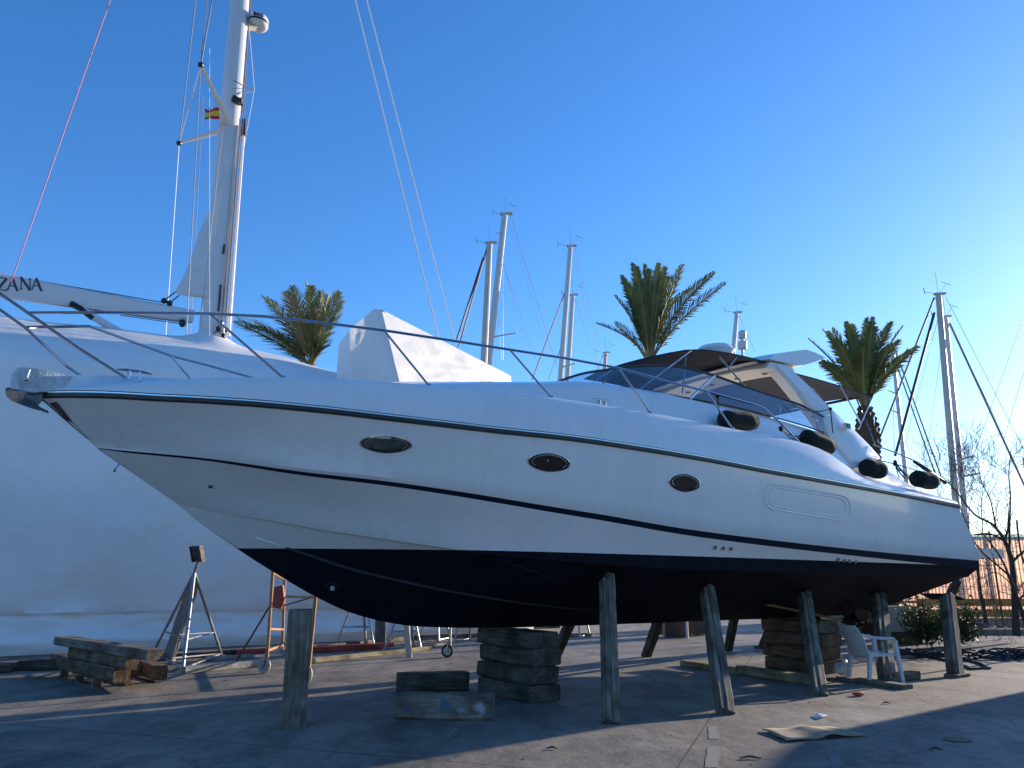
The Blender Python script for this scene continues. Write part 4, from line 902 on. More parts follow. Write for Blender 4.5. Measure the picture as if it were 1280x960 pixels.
wheel(Vector((gA.x-.05, gA.y, .13)), .13, (.35, 1, 0), wf, wo_); wheel(Vector((gC.x-.03, gC.y, .13)), .13, (.8, 1, 0), wf, wo_)
# stands further back
def st3(x, y, hh_, label, wdt=.5, m='galv', seed=0):
    c = G(x, y); rnd = random.Random(seed); a0 = rnd.uniform(0, 6); fs = [c+Vector((math.cos(a0+2.1*k)*wdt, math.sin(a0+2.1*k)*wdt, 0)) for k in range(3)]
    return stand('boat_stand', fs, c+Vector((0, 0, hh_)), label, m, head=c+Vector((.03, 0, hh_+.2)), r=.026)
st3(448, 808, 1.5, 'dull tripod boat stand seen below the bow left of the broad strut', seed=3, wdt=.55)
st3(508, 812, 1.35, 'boat stand with a perforated leg below the bow, right of the red beam', seed=8, wdt=.5)
st3(545, 800, 1.3, 'boat stand behind the small castor wheel', seed=12, wdt=.5)
st3(588, 802, 1.4, 'boat stand just left of the forward block stack', seed=5, wdt=.5, m='galv')
st3(722, 796, 1.4, 'boat stand seen right of the forward block stack', seed=6, wdt=.45)
b = timber_mesh(1.4, .26, .07, 5); o = b.build('standing_board', M['woodg']); c = G(471, 806)
o.matrix_world = Matrix.Translation(c+Vector((.05, .1, .69))) @ Matrix((Vector((-.05, .1, 1)).normalized(), Vector((1, 0, .05)).normalized(), Vector((0, -1, .1)).normalized())).transposed().to_4x4(); tag(o, 'broad grey board standing upright behind the red beam', 'board')
b = timber_mesh(.9, .12, .06, 6); o = b.build('perforated_post', M['wallw']); c = G(511, 822); o.matrix_world = Matrix.Translation(c+Vector((-.06, .1, .45))) @ Matrix((Vector((-.12, .0, 1)).normalized(), Vector((1, 0, .12)).normalized(), Vector((0, -1, 0)))).transposed().to_4x4(); tag(o, 'pale steel post standing under the bow right of the red beam', 'post')
cs = empty('castor_wheel', G(559, 822), 'single rubber castor wheel on a post under the bow', 'castor'); co = cs.location.copy()
wheel(Vector((co.x, co.y, .13)), .13, (.3, .9, 0), cs, co, 'tyre'); b = MB(); b.tube([Vector((co.x+.05, co.y, .2)), Vector((co.x+.05, co.y, 1.1))], .03, 8); b.build('post', M['galv'], cs, co, smooth=True)
# beams and channels lying about
def lay(p, q, w, h, m, name, label, cat, z=0.0, prism=None): return tim_px(p, q, z, w, h, m, name, label, cat, None, (sum(map(ord, label)) % 97))
lay((392, 817), (492, 811), .12, .14, 'red', 'steel_beam', 'red painted steel beam lying below the bow', 'steel beam')
lay((392, 829), (540, 813), .10, .09, 'woody', 'long_batten', 'long pale batten lying in front of the red beam', 'batten')
lay((232, 843), (322, 834), .12, .12, 'galv', 'steel_channel', 'grey steel channel lying in front of the tripod stand', 'steel channel')
lay((258, 826), (318, 823), .10, .08, 'galv', 'steel_channel', 'short grey bar behind the grey steel channel', 'steel bar')
lay((200, 826), (300, 818), .14, .10, 'woodd', 'dark_baulk', 'dark baulk lying along the foot of the wrapped yacht', 'baulk')
lay((296, 819), (334, 817), .3, .10, 'red', 'red_tray', 'low red steel piece by the wrapped yacht skirt', 'steel piece')
lay((400, 812), (505, 801), .10, .10, 'woodg', 'ground_batten', 'grey batten behind the red beam', 'batten')
lay((520, 800), (600, 797), .3, .12, 'woodg', 'ground_batten', 'flat grey beam lying behind the castor', 'beam')
lay((510, 812), (560, 806), .08, .05, 'woody', 'ground_batten', 'short yellow batten by the castor', 'batten')
lay((700, 797), (740, 796), .10, .10, 'woody', 'ground_batten', 'pale bar lying right of the forward stack', 'bar')
lay((720, 777), (742, 777), .5, .14, M_ := 'paper', 'covered_bundle', 'small blue bundle on the far ground', 'bundle')
lay((604, 788), (700, 785), .25, .12, 'woodd', 'dark_baulk', 'dark beam in the distance behind the forward stack', 'beam')
# white plastic chair
ch = empty('plastic_chair', G(1095, 852), 'white plastic garden armchair standing under the stern', 'chair', rz=R(12)); 
cv = []
def leg_(x0, y0, x1, y1, z1):
    b = MB(); b.loft([[(x0-.022, y0-.022, 0), (x0+.022, y0-.022, 0), (x0+.022, y0+.022, 0), (x0-.022, y0+.022, 0)], [(x1-.03, y1-.03, z1), (x1+.03, y1-.03, z1), (x1+.03, y1+.03, z1), (x1-.03, y1+.03, z1)]], closed=True, caps=True); b.build('leg', M['plastic'], ch, smooth=False)
for sy in (-1, 1): leg_(.27, .27*sy, .22, .25*sy, .62); leg_(-.30, .25*sy, -.22, .23*sy, .42)
b = MB(); rg = []
for i in range(7):
    x = -.24+.48*i/6; rg.append([(x, y, .42+.03*(abs(y)/.24)**2+.03*(x > .2)*0-.02*math.sin(math.pi*i/6)) for y in [-.25+.5*j/8 for j in range(9)]]+[(x, y, .39) for y in [.25-.5*j/8 for j in range(9)]])
b.loft(rg, closed=True, caps=True); b.build('seat', M['plastic'], ch, smooth=True)
bk = MB(); rg = []
for i in range(8):
    t = i/7; z = .42+.42*t; hw = .24-.10*max(0, t-.6)**1.2*2; xx = -.22-.14*t; rg.append([(xx-.05*(1-(y/.24)**2), y, z) for y in [-hw+2*hw*j/8 for j in range(9)]]+[(xx-.02-.05*(1-(y/.24)**2), y, z) for y in [hw-2*hw*j/8 for j in range(9)]])
bk.loft(rg, closed=True, caps=True); bo = bk.build('backrest', M['plastic'], ch, smooth=True)
for j in range(3): b = MB(); b.box((-.262-.05, -.1+.1*j, .66), (.006, .012, .22), Matrix.Rotation(R(-18), 3, 'Y')); b.build('slot', M['black'], bo)
for sy in (-1, 1):
    b = MB(); b.tube([(.22, .27*sy, .60), (.18, .285*sy, .65), (0, .29*sy, .655), (-.2, .27*sy, .67), (-.29, .22*sy, .70)], .024, 8); b.build('armrest', M['plastic'], ch, smooth=True)
# small litter
def blob(name, c, r, m, label, cat, sz=(1, 1, .8), jag=.25, seed=0):
    b = MB(); b.sphere((0, 0, 0), r, 12, 8, sz); b.v = [tuple(Vector(v)*(1+jag*noise.noise(Vector(v)*(2.2/r)+Vector((seed, 0, 0))))) for v in b.v]; zm = min(v[2] for v in b.v); b.v = [(v[0], v[1], v[2]-zm) for v in b.v]
    o = b.build(name, M[m], smooth=True, angle=25); o.location = c; tag(o, label, cat); return o
blob('crumpled_bag', G(1055, 846), .14, 'plastic', 'crumpled white plastic bag beside the aft block stack', 'bag', jag=.5)
blob('orange_scrap', G(1073, 870), .05, 'orangebit', 'small orange scrap on the concrete near the aft props', 'scrap', (1.6, 1, .5), seed=3)
b = MB(); q = [G(*p) for p in ((1015, 897), (1022, 894.5), (1034, 895), (1028, 899), (1020, 899.5))]; b.poly_prism([p+Vector((0, 0, .004+.02*(i % 2))) for i, p in enumerate(q)], (0, 0, .006)); tag(b.build('paper_scrap', M['paper']), 'blue and white paper scrap on the concrete', 'paper')
cb = [(953, 914), (968, 914), (1000, 912), (1040, 911), (1062, 912), (1084, 921), (1050, 924), (1018, 926), (985, 927.5)]
b = MB(); nxg, nyg = 14, 5; A4, B4, C4, D4 = G(953, 914), G(1040, 911), G(1085, 921), G(984, 928); rg = []
for j in range(nyg+1):
    row = []
    for i in range(nxg+1):
        u, v = i/nxg, j/nyg; p = A4.lerp(B4, u).lerp(D4.lerp(C4, u), v); row.append(p+Vector((.02*noise.noise(Vector((u*6, v*3, 1))), .03*noise.noise(Vector((u*6, 5, 2))), .022+.018*noise.noise(Vector((u*4, v*2, 3)))+(.03*math.exp(-((u-.55)*7)**2)))))
    rg.append(row)
b.loft(rg); o = b.build('cardboard_sheet', M['card'], smooth=True, angle=25); md = o.modifiers.new('t', 'SOLIDIFY'); md.thickness = .008; tag(o, 'flattened piece of cardboard lying on the concrete', 'cardboard')
b = MB(); rnd = random.Random(4)
for k in range(420):
    x, y = rnd.uniform(-9, 12), rnd.uniform(6.2, 20); r = rnd.choice([.004, .006, .008, .012]); c = Vector((x, y, r*.4))
    b.sphere(c, r, 5, 3, (rnd.uniform(.8, 1.6), 1, .6))
tag(b.build('loose_grit', M['stoneb']), 'scattered grit and pebbles on the concrete', 'grit', kind='stuff')
for i, (x, y, l) in enumerate([(690, 937, .05), (938, 949, .09), (1170, 938, .06), (1108, 880, .05)]):
    c = G(x, y); b = MB(); b.tube([c+Vector((-l, 0, .01)), c+Vector((0, .02, .02)), c+Vector((l, -.01, .01))], [.006, .010, .005], 6); b.tube([c+Vector((0, .02, .015)), c+Vector((l*.5, .05, .02))], [.006, .004], 5)
    tag(b.build('twig', M['bark'], smooth=True), ['small dark twig at the sunlit patch on the front concrete', 'twig lying at the bottom edge right of the painted line', 'twig on the shaded concrete right of the cardboard', 'twig lying beyond the cardboard by the shadow edge'][i], 'twig')
# oil stain plate / drain cover
c = G(1197, 925); b = MB(); b.tube([c+Vector((0, 0, .002)), c+Vector((0, 0, .008))], .13, 18); tag(b.build('drain_cover', M['cabinet']), 'small round rusty cover set in the concrete at right', 'drain cover')
# coils of hose/netting
b = MB(); rnd = random.Random(9); cN = G(1240, 822)
for k in range(42):
    c = cN+Vector((rnd.uniform(-1.7, 2.6), rnd.uniform(-.5, .6), 0)); r = rnd.uniform(.2, .5); z0 = rnd.uniform(.02, .16); a0 = rnd.uniform(0, 6)
    b.tube([c+Vector((math.cos(a0+t*.5)*r, math.sin(a0+t*.5)*r*.7, z0+.04*math.sin(t*1.3+a0))) for t in range(14)], .014, 5)
tag(b.build('net_heap', M['net'], smooth=True), 'dark heap of coiled netting and hose at the right by the kerb', 'netting', kind='stuff')
b = MB(); b.tube([G(1130, 815, .02), G(1165, 821, .02), G(1200, 829, .02), G(1215, 836, .02), G(1238, 835, .02), G(1225, 829, .02), G(1200, 822, .02), G(1170, 818, .02)], .02, 6); tag(b.build('hose', M['hose'], smooth=True), 'dark hose looping on the ground beyond the last prop', 'hose')

# ------------------------------------------------------------------ background behind the hull
b = MB(); c0, c1 = G(690, 765), G(835, 769); b.beam(c0+Vector((0, 0, .5)), c1+Vector((0, 0, .5)), .2, 1.0); lw_ = b.build('low_wall', M['wallw']); tag(lw_, 'long low pale wall in the distance seen under the hull', 'wall')
for k in range(1, 9):
    p = c0.lerp(c1, k/9); b = MB(); b.box(p+Vector((0, -.11, .5)), (.05, .03, 1.0)); b.build('pier', M['kerb'], lw_)
o = empty('utility_cabinet', G(848, 797), 'brown utility cabinet standing beyond the props', 'cabinet'); oo = o.location.copy(); b = MB(); b.box(oo+Vector((0, .2, .65)), (.72, .4, 1.25)); b.build('body', M['cabinet'], o, oo); b = MB(); b.box(oo+Vector((0, -.006, .65)), (.64, .02, 1.1)); b.build('door', M['cabinet'], o, oo); b = MB(); b.box(oo+Vector((.25, -.03, .65)), (.03, .03, .14)); b.build('handle', M['galv'], o, oo)
b = MB(); b.tube([G(859.5, 798), G(859.5, 798)+Vector((0, 0, 1.6))], .035, 8); tag(b.build('bollard', M['trimw'], smooth=True), 'thin white post right of the brown cabinet', 'post')
b = MB(); c0, c1 = G(866, 795), G(884, 794); b.beam(c0+Vector((0, .2, .4)), c1+Vector((0, .2, .4)), .3, .75); tag(b.build('low_wall', M['cabinet']), 'short brown wall between the white post and the kinked prop', 'wall')
c0, c1 = G(1036, 806), G(1082, 800)
b = MB(); b.beam(G(1036, 800)+Vector((0, .2, .55)), G(1080, 800)+Vector((0, .2, .55)), .3, 1.0); tag(b.build('planter_wall', M['wallw']), 'pale rendered low wall left of the palm trunk', 'wall')
b = MB(); b.beam(G(1112, 806)+Vector((0, .2, .6)), G(1152, 806)+Vector((0, .2, .6)), .3, .62); b2 = b.build('planter_wall', M['wallw']); tag(b2, 'pale low wall right of the palm trunk behind the propeller', 'wall'); b = MB(); b.beam(G(1110, 806)+Vector((0, .17, .15)), G(1154, 806)+Vector((0, .17, .15)), .34, .3); b.build('plinth', M['cabinet'], b2)
# far wooden bench-like stand in the light
for i, x in enumerate((904, 927)): pass
b = MB(); b.box(Yp(914, 772, 40)*1.0+Vector((0, 0, -.4)), (.5, .3, 1.4)); tag(b.build('litter_bin', M['wallw']), 'pale bin in the bright distance between two far props', 'bin')

# salmon slatted privacy screen, the low sun glowing through it
def screenmat():
    m, n, l, b = nodes('salmon_screen'); b.inputs['Roughness'].default_value = .8
    tc = n.new('ShaderNodeTexCoord'); t = n.new('ShaderNodeTexNoise'); t.inputs['Scale'].default_value = 1.1; t.inputs['Detail'].default_value = 6; l.new(tc.outputs['Object'], t.inputs[0])
    r = n.new('ShaderNodeValToRGB'); r.color_ramp.elements[0].color = (.62, .38, .28, 1); r.color_ramp.elements[1].color = (.78, .52, .40, 1); l.new(t.outputs[0], r.inputs[0]); l.new(r.outputs[0], b.inputs['Base Color'])
    o = n['Material Output']; tl = n.new('ShaderNodeBsdfTranslucent'); l.new(r.outputs[0], tl.inputs[0]); mx = n.new('ShaderNodeMixShader'); mx.inputs[0].default_value = .6
    l.new(b.outputs[0], mx.inputs[1]); l.new(tl.outputs[0], mx.inputs[2]); l.new(mx.outputs[0], o.inputs[0]); return m
M['screen'] = screenmat()
YB_ = 34.0; zl = Yp(1240, 675, YB_).z; zm = Yp(1240, 752, YB_).z
bo_ = Vector((15.0, YB_, 0)); bl = empty('privacy_screen', bo_, 'tall salmon slatted screen with a white top rail behind the mesh fence', 'screen')
slat = None
for k in range(150):
    if slat is None:
        b = MB(); b.loft([[(x, .03*abs(x)/.07, z) for x in (-.072, -.045, 0, .045, .072)] for z in (.06, zl)]); slat = b.build('slat', M['screen'], bl); pn = slat
    else: pn = slat.copy(); COL.objects.link(pn); pn.parent = bl
    pn.location = (.07+.15*k, random.uniform(-.008, .008), 0)
for k in range(9): b = MB(); b.box((.02+2.8*k, .10, zl/2), (.09, .09, zl)); b.build('post', M['roof'], bl)
b = MB(); b.box((11.2, 0, zl+.08), (22.6, .12, .16)); b.build('top_rail', M['trimw'], bl)
b = MB(); b.box((11.2, .06, zm), (22.6, .06, .09)); b.build('middle_rail', M['roof'], bl)
b = MB(); b.box((11.2, -.05, zl+.21), (22.6, .2, .05)); b.build('cap', M['roof'], bl)
b = MB(); c0, c1 = Yp(1150, 786, 33), Yp(1300, 786, 33)
for i in range(2): b.beam(Vector((c0.x, 33, .25+.42*i)), Vector((c1.x+6, 32, .25+.42*i)), .08, .3)
tag(b.build('barrier', M['orange']), 'long orange barrier lying low behind the mesh fence', 'barrier')
# mesh fence
fo = Vector((13.3, 26.2, .15)); fe = empty('mesh_fence', fo, 'tall rusty welded mesh fence in front of the salmon building', 'fence'); fd = (Vector((34, 24.8, 0))-Vector((13.3, 26.2, 0))); fl_n = fd.length; fd.normalize(); FH = 2.95
M['fwire'] = mat('rusty_fence_wire', (.16, .09, .05), .7, var=.3)
npost = 9
for k in range(npost):
    p = fo+fd*(fl_n*k/(npost-1)); b = MB(); b.tube([p, p+Vector((0, 0, FH+.05))], .022, 8); b.build('fence_post', M['fwire'], fe, fo, smooth=True)
def prism3(b, p, q, r):
    p, q = Vector(p), Vector(q); t = (q-p).normalized(); u = t.orthogonal().normalized(); v = t.cross(u)
    rs = [[c+(u*math.cos(a)+v*math.sin(a))*r for a in (0, 2.09, 4.19)] for c in (p, q)]; b.loft(rs, closed=True)
b = MB(); n = int(fl_n/.125)
for k in range(n): p = fo+fd*(.125*k); prism3(b, p, p+Vector((0, 0, FH)), .008)
for z in (.12, .65, 1.2, 1.75, 2.3, 2.85): prism3(b, fo+Vector((0, 0, z)), fo+fd*fl_n+Vector((0, 0, z)), .008)
b.build('mesh_wires', M['fwire'], fe, fo)['kind'] = 'stuff'

# ------------------------------------------------------------------ wrapped yacht
WW = -10.35
ca, cb_ = B(25, 770, -10.3), B(250, 645, -10.2); CRK = (cb_.z-ca.z)/(cb_.x-ca.x); CR0 = ca.x; CR1 = cb_.x+1.0
def wrap_ship():
    b = MB(); S0, S1 = -34.0, 8.6; nS = 240
    prof = [(-10.30, 0.02), (-10.22, .25), (-10.36, .55), (-10.40, .80), (-10.34, .86), (-10.22, 1.6), (-10.12, 2.6), (-10.06, 3.7), (-10.08, 4.8), (-10.16, 5.7), (-10.35, 6.45), (-10.9, 7.0), (-11.8, 7.55), (-12.7, 8.05), (-13.3, 8.28), (-14, 8.0), (-15.5, 7.1), (-16.4, 6.3), (-16.6, 4), (-16.5, .02)]
    # resample
    pr = []
    for i in range(len(prof)-1):
        n = 5 if i < 13 else 2
        for k in range(n): t = k/n; pr.append((prof[i][0]*(1-t)+prof[i+1][0]*t, prof[i][1]*(1-t)+prof[i+1][1]*t))
    pr.append(prof[-1]); rg = []
    for i in range(nS+1):
        s = S0+(S1-S0)*i/nS; row = []
        tp = pchip([-34, -12, -5.7, -1.5, .5, 2.7, 4.2, 6, 7.5, 8.6], [.75, .95, .975, 1.0, .99, .955, .93, .93, .88, .8], s)
        nar = float(pchip([-34, -20, 3, 6, 8, 8.6], [0.3, 0, 0, .02, .10, .22], s))
        pk = .35*math.exp(-((s+1.15)/.55)**2)
        for (w, z) in pr:
            z2 = z if z < 5 else 5+(z-5)*(tp*8.28-5)/(3.28) if z > 5 else z
            if w < -12.2 and w > -14.2: z2 += pk*(1-abs(w+13.3)/1.1)
            w2 = w+(-13.3-w)*nar
            f = min(1, z/.8) if z < 1 else 1
            fold = (.05*noise.noise(Vector((s*.35+z*.35, z*.25, 1.3)))+.018*noise.noise(Vector((s*1.4, z*1.1, 4))))*(1 if z > .9 else 1.1)
            if z <= .86: fold += (.17*abs(noise.noise(Vector((s*1.3, z*3+s*.8, 9))))+.08*noise.noise(Vector((s*3.7+z*2, z*2, 3))))*min(1, z/.3)
            if .86 < z < 4.5:
                e = (z-.95)-(s-CR0)*CRK; fold += .05/(1+math.exp(-max(-40, min(40, e*26)))) if s < CR1 else 0
                fold += .05*math.exp(-((s-1.0)/1.6)**2-((z-1.7)/.9)**2)*(1+noise.noise(Vector((s*1.2, z*2.2, 11)))*2.2)
            row.append(W((s, -(w2+fold), max(.01, z2+.05*noise.noise(Vector((s*.5, w, 7)))*(z > 1)))))
        rg.append(row)
    b.loft(rg, closed=False, caps=False); n = len(pr)
    b.add(rg[-1], [tuple(range(n))]); b.add(rg[0], [tuple(range(n))])
    return b
wy = wrap_ship().build('wrapped_yacht', M['wrap'], smooth=True, angle=50); tag(wy, 'huge yacht hull shrouded in white shrink wrap filling the left background', 'wrapped yacht')
# strap seam along the skirt and faint tape seams
b = MB(); b.tube([W((s, 10.33, .84+.05*noise.noise(Vector((s*.6, 0, 0))))) for s in [-20+.4*i for i in range(70)]], .006, 5); sm = b.build('skirt_seam', M['wrap'], wy, smooth=True)
# tent over her stern
tent = []
b = MB()
def tp_(x, y, w): return BW(x, y, w)
P_ = tp_(477, 387, -11.0); P2 = tp_(468, 386, -11.05)
A0, A1, A2_, A3 = tp_(422, 470, -10.6), tp_(421, 419, -10.6), tp_(437, 412, -10.7), tp_(449, 406, -11.3)
Eb = tp_(508, 490, -10.35); Rr = tp_(639, 470, -12.9); Rm = tp_(560, 420, -12.3)
def tri_grid(cs, n, disp, seed):
    a, b_, c, d = cs; out = []
    for j in range(n+1):
        row = []
        for i in range(n+1):
            u, v = i/n, j/n; p = a.lerp(b_, u).lerp(d.lerp(c, u), v); e = min(1, 6*min(u, 1-u, v, 1-v)); row.append(p+Vector((.3, -1, .3))*disp*noise.noise(Vector((u*7+seed, v*9+u*5, seed)))*e)
        out.append(row)
    return out
A0.z -= .6; Eb2 = Eb.copy(); Eb2.z -= .5; Rb = Rr.copy(); Rb.z -= .8; A_in = tp_(452, 470, -10.5); A_in.z -= .6
# left panels
bk_ = tp_(440, 470, -10.5)-Vector((0, 0, .6))
b.loft(tri_grid((A2_, P2, Eb2, bk_), 20, .02, 5))
b.loft(tri_grid((P2, P_, Eb2+av*.02, Eb2), 6, .02, 1))
b.loft(tri_grid((P_, Rr, Rb, Eb2+av*.02), 34, .05, 9))
# far side of the tent
dd = Vector((-nx, -ny, 0))*.8
far = [v+dd-Vector((0, 0, .25)) for v in (A2_, A2_, P2, P_, Rr)]; frb = [Vector((v.x, v.y, 6.2)) for v in far]
b.loft([[A2_, A2_, P2, P_, Rr], far, frb]); b.add([A2_, far[0], frb[0], bk_], [(0, 1, 2, 3)])
te = b.build('wrapped_tent', M['wrapw'] if 'wrapw' in M else M['wrap'], smooth=True, angle=35); tag(te, 'peaked white shrink wrap tent rising behind the foredeck', 'wrap tent')

# ------------------------------------------------------------------ big mast over the wrapped yacht
WM = -13.3
m0 = BW(262, 432, WM); m1 = BW(302, -25, WM)
mo = Vector((m0.x, m0.y, m0.z-1.5)); mast = empty('sailing_mast', mo, 'thick white mast with furled sail rising from the wrapped yacht', 'mast')
def mp(t): return m0.lerp(m1, t)
def mb(b, n, m, parent=None, **k): return b.build(n, M[m], parent or mast, mo, **k)
FL = .62
b = MB(); b.tube([m0-(m1-m0)*.12]+[mp(t) for t in (0, .5, 1, 1.4)], [.34, .34, .32, .29, .24], 20, flat=av); FL = 1.0
mb(b, 'mast_tube', 'aluw', smooth=True, angle=60)
# external tracks and rods in front of the mast (bow side = left edge) and the furling pole on the right
rgt = av*.40+Vector((nx, ny, 0))*.05
b = MB(); b.tube([mp(.02)+av*.30+Vector((nx, ny, 0))*.16, mp(.57)+av*.24+Vector((nx, ny, 0))*.16], .055, 10); mb(b, 'sail_track', 'gelc', smooth=True)
b = MB(); b.tube([mp(.03)+av*.50, mp(.56)+av*.46], .052, 10); b.tube([mp(.56)+av*.46, mp(.58)+av*.44], [.06, .08], 10); mb(b, 'spinnaker_pole', 'aluw', smooth=True)
b = MB(); b.tube([mp(.555)+av*.46, mp(.60)+av*.43], .085, 10); mb(b, 'pole_end', 'black', smooth=True)
b = MB(); b.tube([mp(.05)+av*.34+Vector((nx, ny, 0))*.2, mp(.95)+av*.30+Vector((nx, ny, 0))*.18], .018, 6); mb(b, 'halyard', 'rust', smooth=True)
for k in range(4): b = MB(); b.tube([mp(.04+.012*k)+av*(.12+.09*k)+Vector((nx, ny, 0))*.30, mp(.30+.15*k)+av*(.2+.05*k)+Vector((nx, ny, 0))*.24], .010, 5); mb(b, 'halyard', ['wirem', 'wiret', 'wiret', 'wirem'][k], smooth=True)
for t, h_ in ((.10, .5), (.13, .4), (.235, .3)): b = MB(); b.box(mp(t)+av*.12+Vector((nx, ny, 0))*.235, (.06, .03, h_)); mb(b, 'mast_slot', 'black')
for k in range(5): b = MB(); b.sphere(mp(.02+.015*(k % 3))+av*(.05+.08*k)+Vector((nx, ny, 0))*.32, .07, 8, 6, (1, 1, 1.4)); mb(b, 'winch', 'black' if k % 2 else 'ssd', smooth=True)
# spreaders
def solve(px, py, z):
    r = ray(px, py); t = (z-CH)/r[2]; return Vector((r[0]*t, r[1]*t, z))
sr1 = BW(288, 156, WM+.25); sr2 = BW(277, 164, WM-.25)
t1 = BW(251, 81, -11.95); t2 = BW(224, 179, -14.65)
for a, c in ((sr1, t1), (sr2, t2)):
    b = MB(); b.loft([[a+av*w+Vector((0, 0, z)) for w, z in ((-.13, 0), (0, .035), (.13, 0), (0, -.035))], [c+av*w+Vector((0, 0, z)) for w, z in ((-.06, 0), (0, .02), (.06, 0), (0, -.02))]], closed=True, caps=True); sp_ = mb(b, 'spreader', 'gelc')
    b = MB(); b.sphere(c, .09, 8, 6); b.build('spreader_tip', M['black'], sp_, mo, smooth=True)
def wire(p, q, r, m, parent=None, off=None, name='stay', sagd=0):
    b = MB(); b.tube([p, q] if not sagd else sag(p, q, sagd, 8), r, 5); return b.build(name, M[m], parent or mast, off or mo, smooth=True)
wire(t1, BW(270, -30, -12.2), .022, 'wirem'); wire(t1, BW(262, -40, -12.6), .014, 'wirem'); wire(t1, BW(233, 420, -11.6), .016, 'wirem')
wire(t2, BW(249, -40, -14), .018, 'wirem'); wire(t2, BW(207, 420, -14.9), .016, 'wirew'); wire(t1, t2, .018, 'wirew')
wire(BW(254, 120, -13.6), BW(238, 420, -13.6), .010, 'wirem'); wire(BW(266, 120, -13.2), BW(254, 300, -13.3), .010, 'wirew')
wire(BW(278, 165, WM+.4), BW(252, 392, WM+.3), .012, 'wirem'); wire(BW(262, 60, -13), BW(262, 420, -12.6), .008, 'wirew')
wire(BW(311, 30, WM), BW(318, 112, WM), .008, 'wirew'); wire(BW(318, 112, WM), BW(302, 200, WM), .008, 'wirew'); wire(BW(302, 200, WM), BW(287, 450, WM), .010, 'wirem')
wire(mp(.62)+av*.4, BW(293, 0, WM)+av*.42, .014, 'wirem'); 
# bracket arms, deck light, radar on its bracket
for (x, y) in ((290, 99), (290, 109), (291, 119)): wire(BW(x, y, WM+.25), BW(318, 114, WM), .012, 'wirem', name='radar_reflector_arm')
b = MB(); b.box(BW(297, 127, WM+.2), (.32, .2, .16)); b.tube([BW(292, 120, WM+.2), BW(303, 128, WM+.2)], .06, 8); mb(b, 'deck_light', 'black')
rc = BW(322, 29, WM); rd = empty('radar_dome', rc, 'white radar dome with black lettering bracketed on the thick mast', 'radar')
def rb(b, n, m, parent=None, **k): return b.build(n, M[m], parent or rd, rc, **k)
b = MB(); b.tube([rc+Vector((0, 0, z)) for z in (-.18, -.13, -.07)], [.24, .32, .345], 26); rb(b, 'dome_base', 'aluw', smooth=True, angle=60)
b = MB(); b.tube([rc+Vector((0, 0, z)) for z in (-.069, .0)], [.35, .352], 26); rb(b, 'dome_band', 'black', smooth=True, angle=60)
b = MB(); b.tube([rc+Vector((0, 0, z)) for z in (.003, .12, .2, .25, .27)], [.352, .345, .30, .2, .05], 26); dt = rb(b, 'dome_top', 'aluw', smooth=True, angle=60)
b = MB(); b.beam(rc+Vector((0, 0, -.2)), mp(.86)+av*.1, .24, .05); rb(b, 'bracket', 'gelc')
def text(s, size, ext, name, m, mw, parent, inv=None):
    cu = bpy.data.curves.new(name, 'FONT'); cu.body = s; cu.size = size; cu.extrude = ext; cu.align_x = 'CENTER'; cu.align_y = 'CENTER'; cu.offset = size*.02
    t = bpy.data.objects.new('tmp', cu); COL.objects.link(t); dg = bpy.context.evaluated_depsgraph_get(); me = bpy.data.meshes.new_from_object(t.evaluated_get(dg)); bpy.data.objects.remove(t)
    me.materials.clear(); me.materials.append(m); o = bpy.data.objects.new(name, me); COL.objects.link(o); o.parent = parent; o.matrix_local = mw; return o
dc = (Vector((0, 0, CH))-rc); dc.z = 0; dc.normalize(); rx_ = Vector((-dc.y, dc.x, 0)); rx_ = -rx_ if rx_.x < 0 else rx_
tm = Matrix((rx_, Vector((0, 0, 1)), dc)).transposed().to_4x4()
text('B&G', .17, .012, 'lettering', M['letter'], Matrix.Translation(dc*.345+Vector((0, 0, .075))) @ tm, dt)
# courtesy flag
fc = BW(264, 142, -13); fo_ = empty('courtesy_flag', fc, 'small red and yellow flag flying below the upper spreader', 'flag')
cl = [('flagred', .0, .27), ('yel', .27, .73), ('flagred', .73, 1.0)]
for m_, v0, v1 in cl:
    b = MB(); rg = []
    for j in range(4):
        v = v0+(v1-v0)*j/3; rg.append([fc+Vector((-.22+.44*u+.03*v, .05*math.sin(u*6+v*2), .18-.36*v-.05*math.sin(u*3)+.04*u)) for u in [i/8 for i in range(9)]])
    b.loft(rg); o = b.build('flag_band', M[m_], fo_, fc, smooth=True)
wire(BW(269, 132, -13), BW(266, 141, -13), .008, 'wirem', fo_, fc, 'toggle')
# sail piece
sl = [BW(x, y, WM+.1) for x, y in [(276, 228), (262, 262), (248, 293), (236, 330), (228, 348), (219, 365), (226, 369), (240, 371), (256, 373), (263, 374)]]
tk = [BW(x, y, WM+.1) for x, y in [(281, 228), (279, 262), (276, 293), (272, 320), (270, 335), (268, 350), (266, 360), (265, 366), (264, 370), (263.5, 374)]]
b = MB(); rg = []
for a, c in zip(sl, tk): rg.append([a.lerp(c, u)+Vector((nx, ny, 0))*.12*math.sin(math.pi*u) for u in [i/6 for i in range(7)]])
b.loft(rg); so = BW(225, 372, WM); s_ = b.build('mainsail', M['sail'], off=so, smooth=True, angle=180); s_.location = so; tag(s_, 'part unfurled pale mainsail clew hanging beside the thick mast', 'sail')
for p, q in (((219, 365), (205, 376)), ((224, 369), (212, 379))):
    b = MB(); b.tube([BW(*p, WM+.1), BW(*q, WM+.1)], .018, 6); b.sphere(BW(*q, WM+.12), .085, 10, 7); b.build('outhaul_block', M['black'], s_, so, smooth=True)
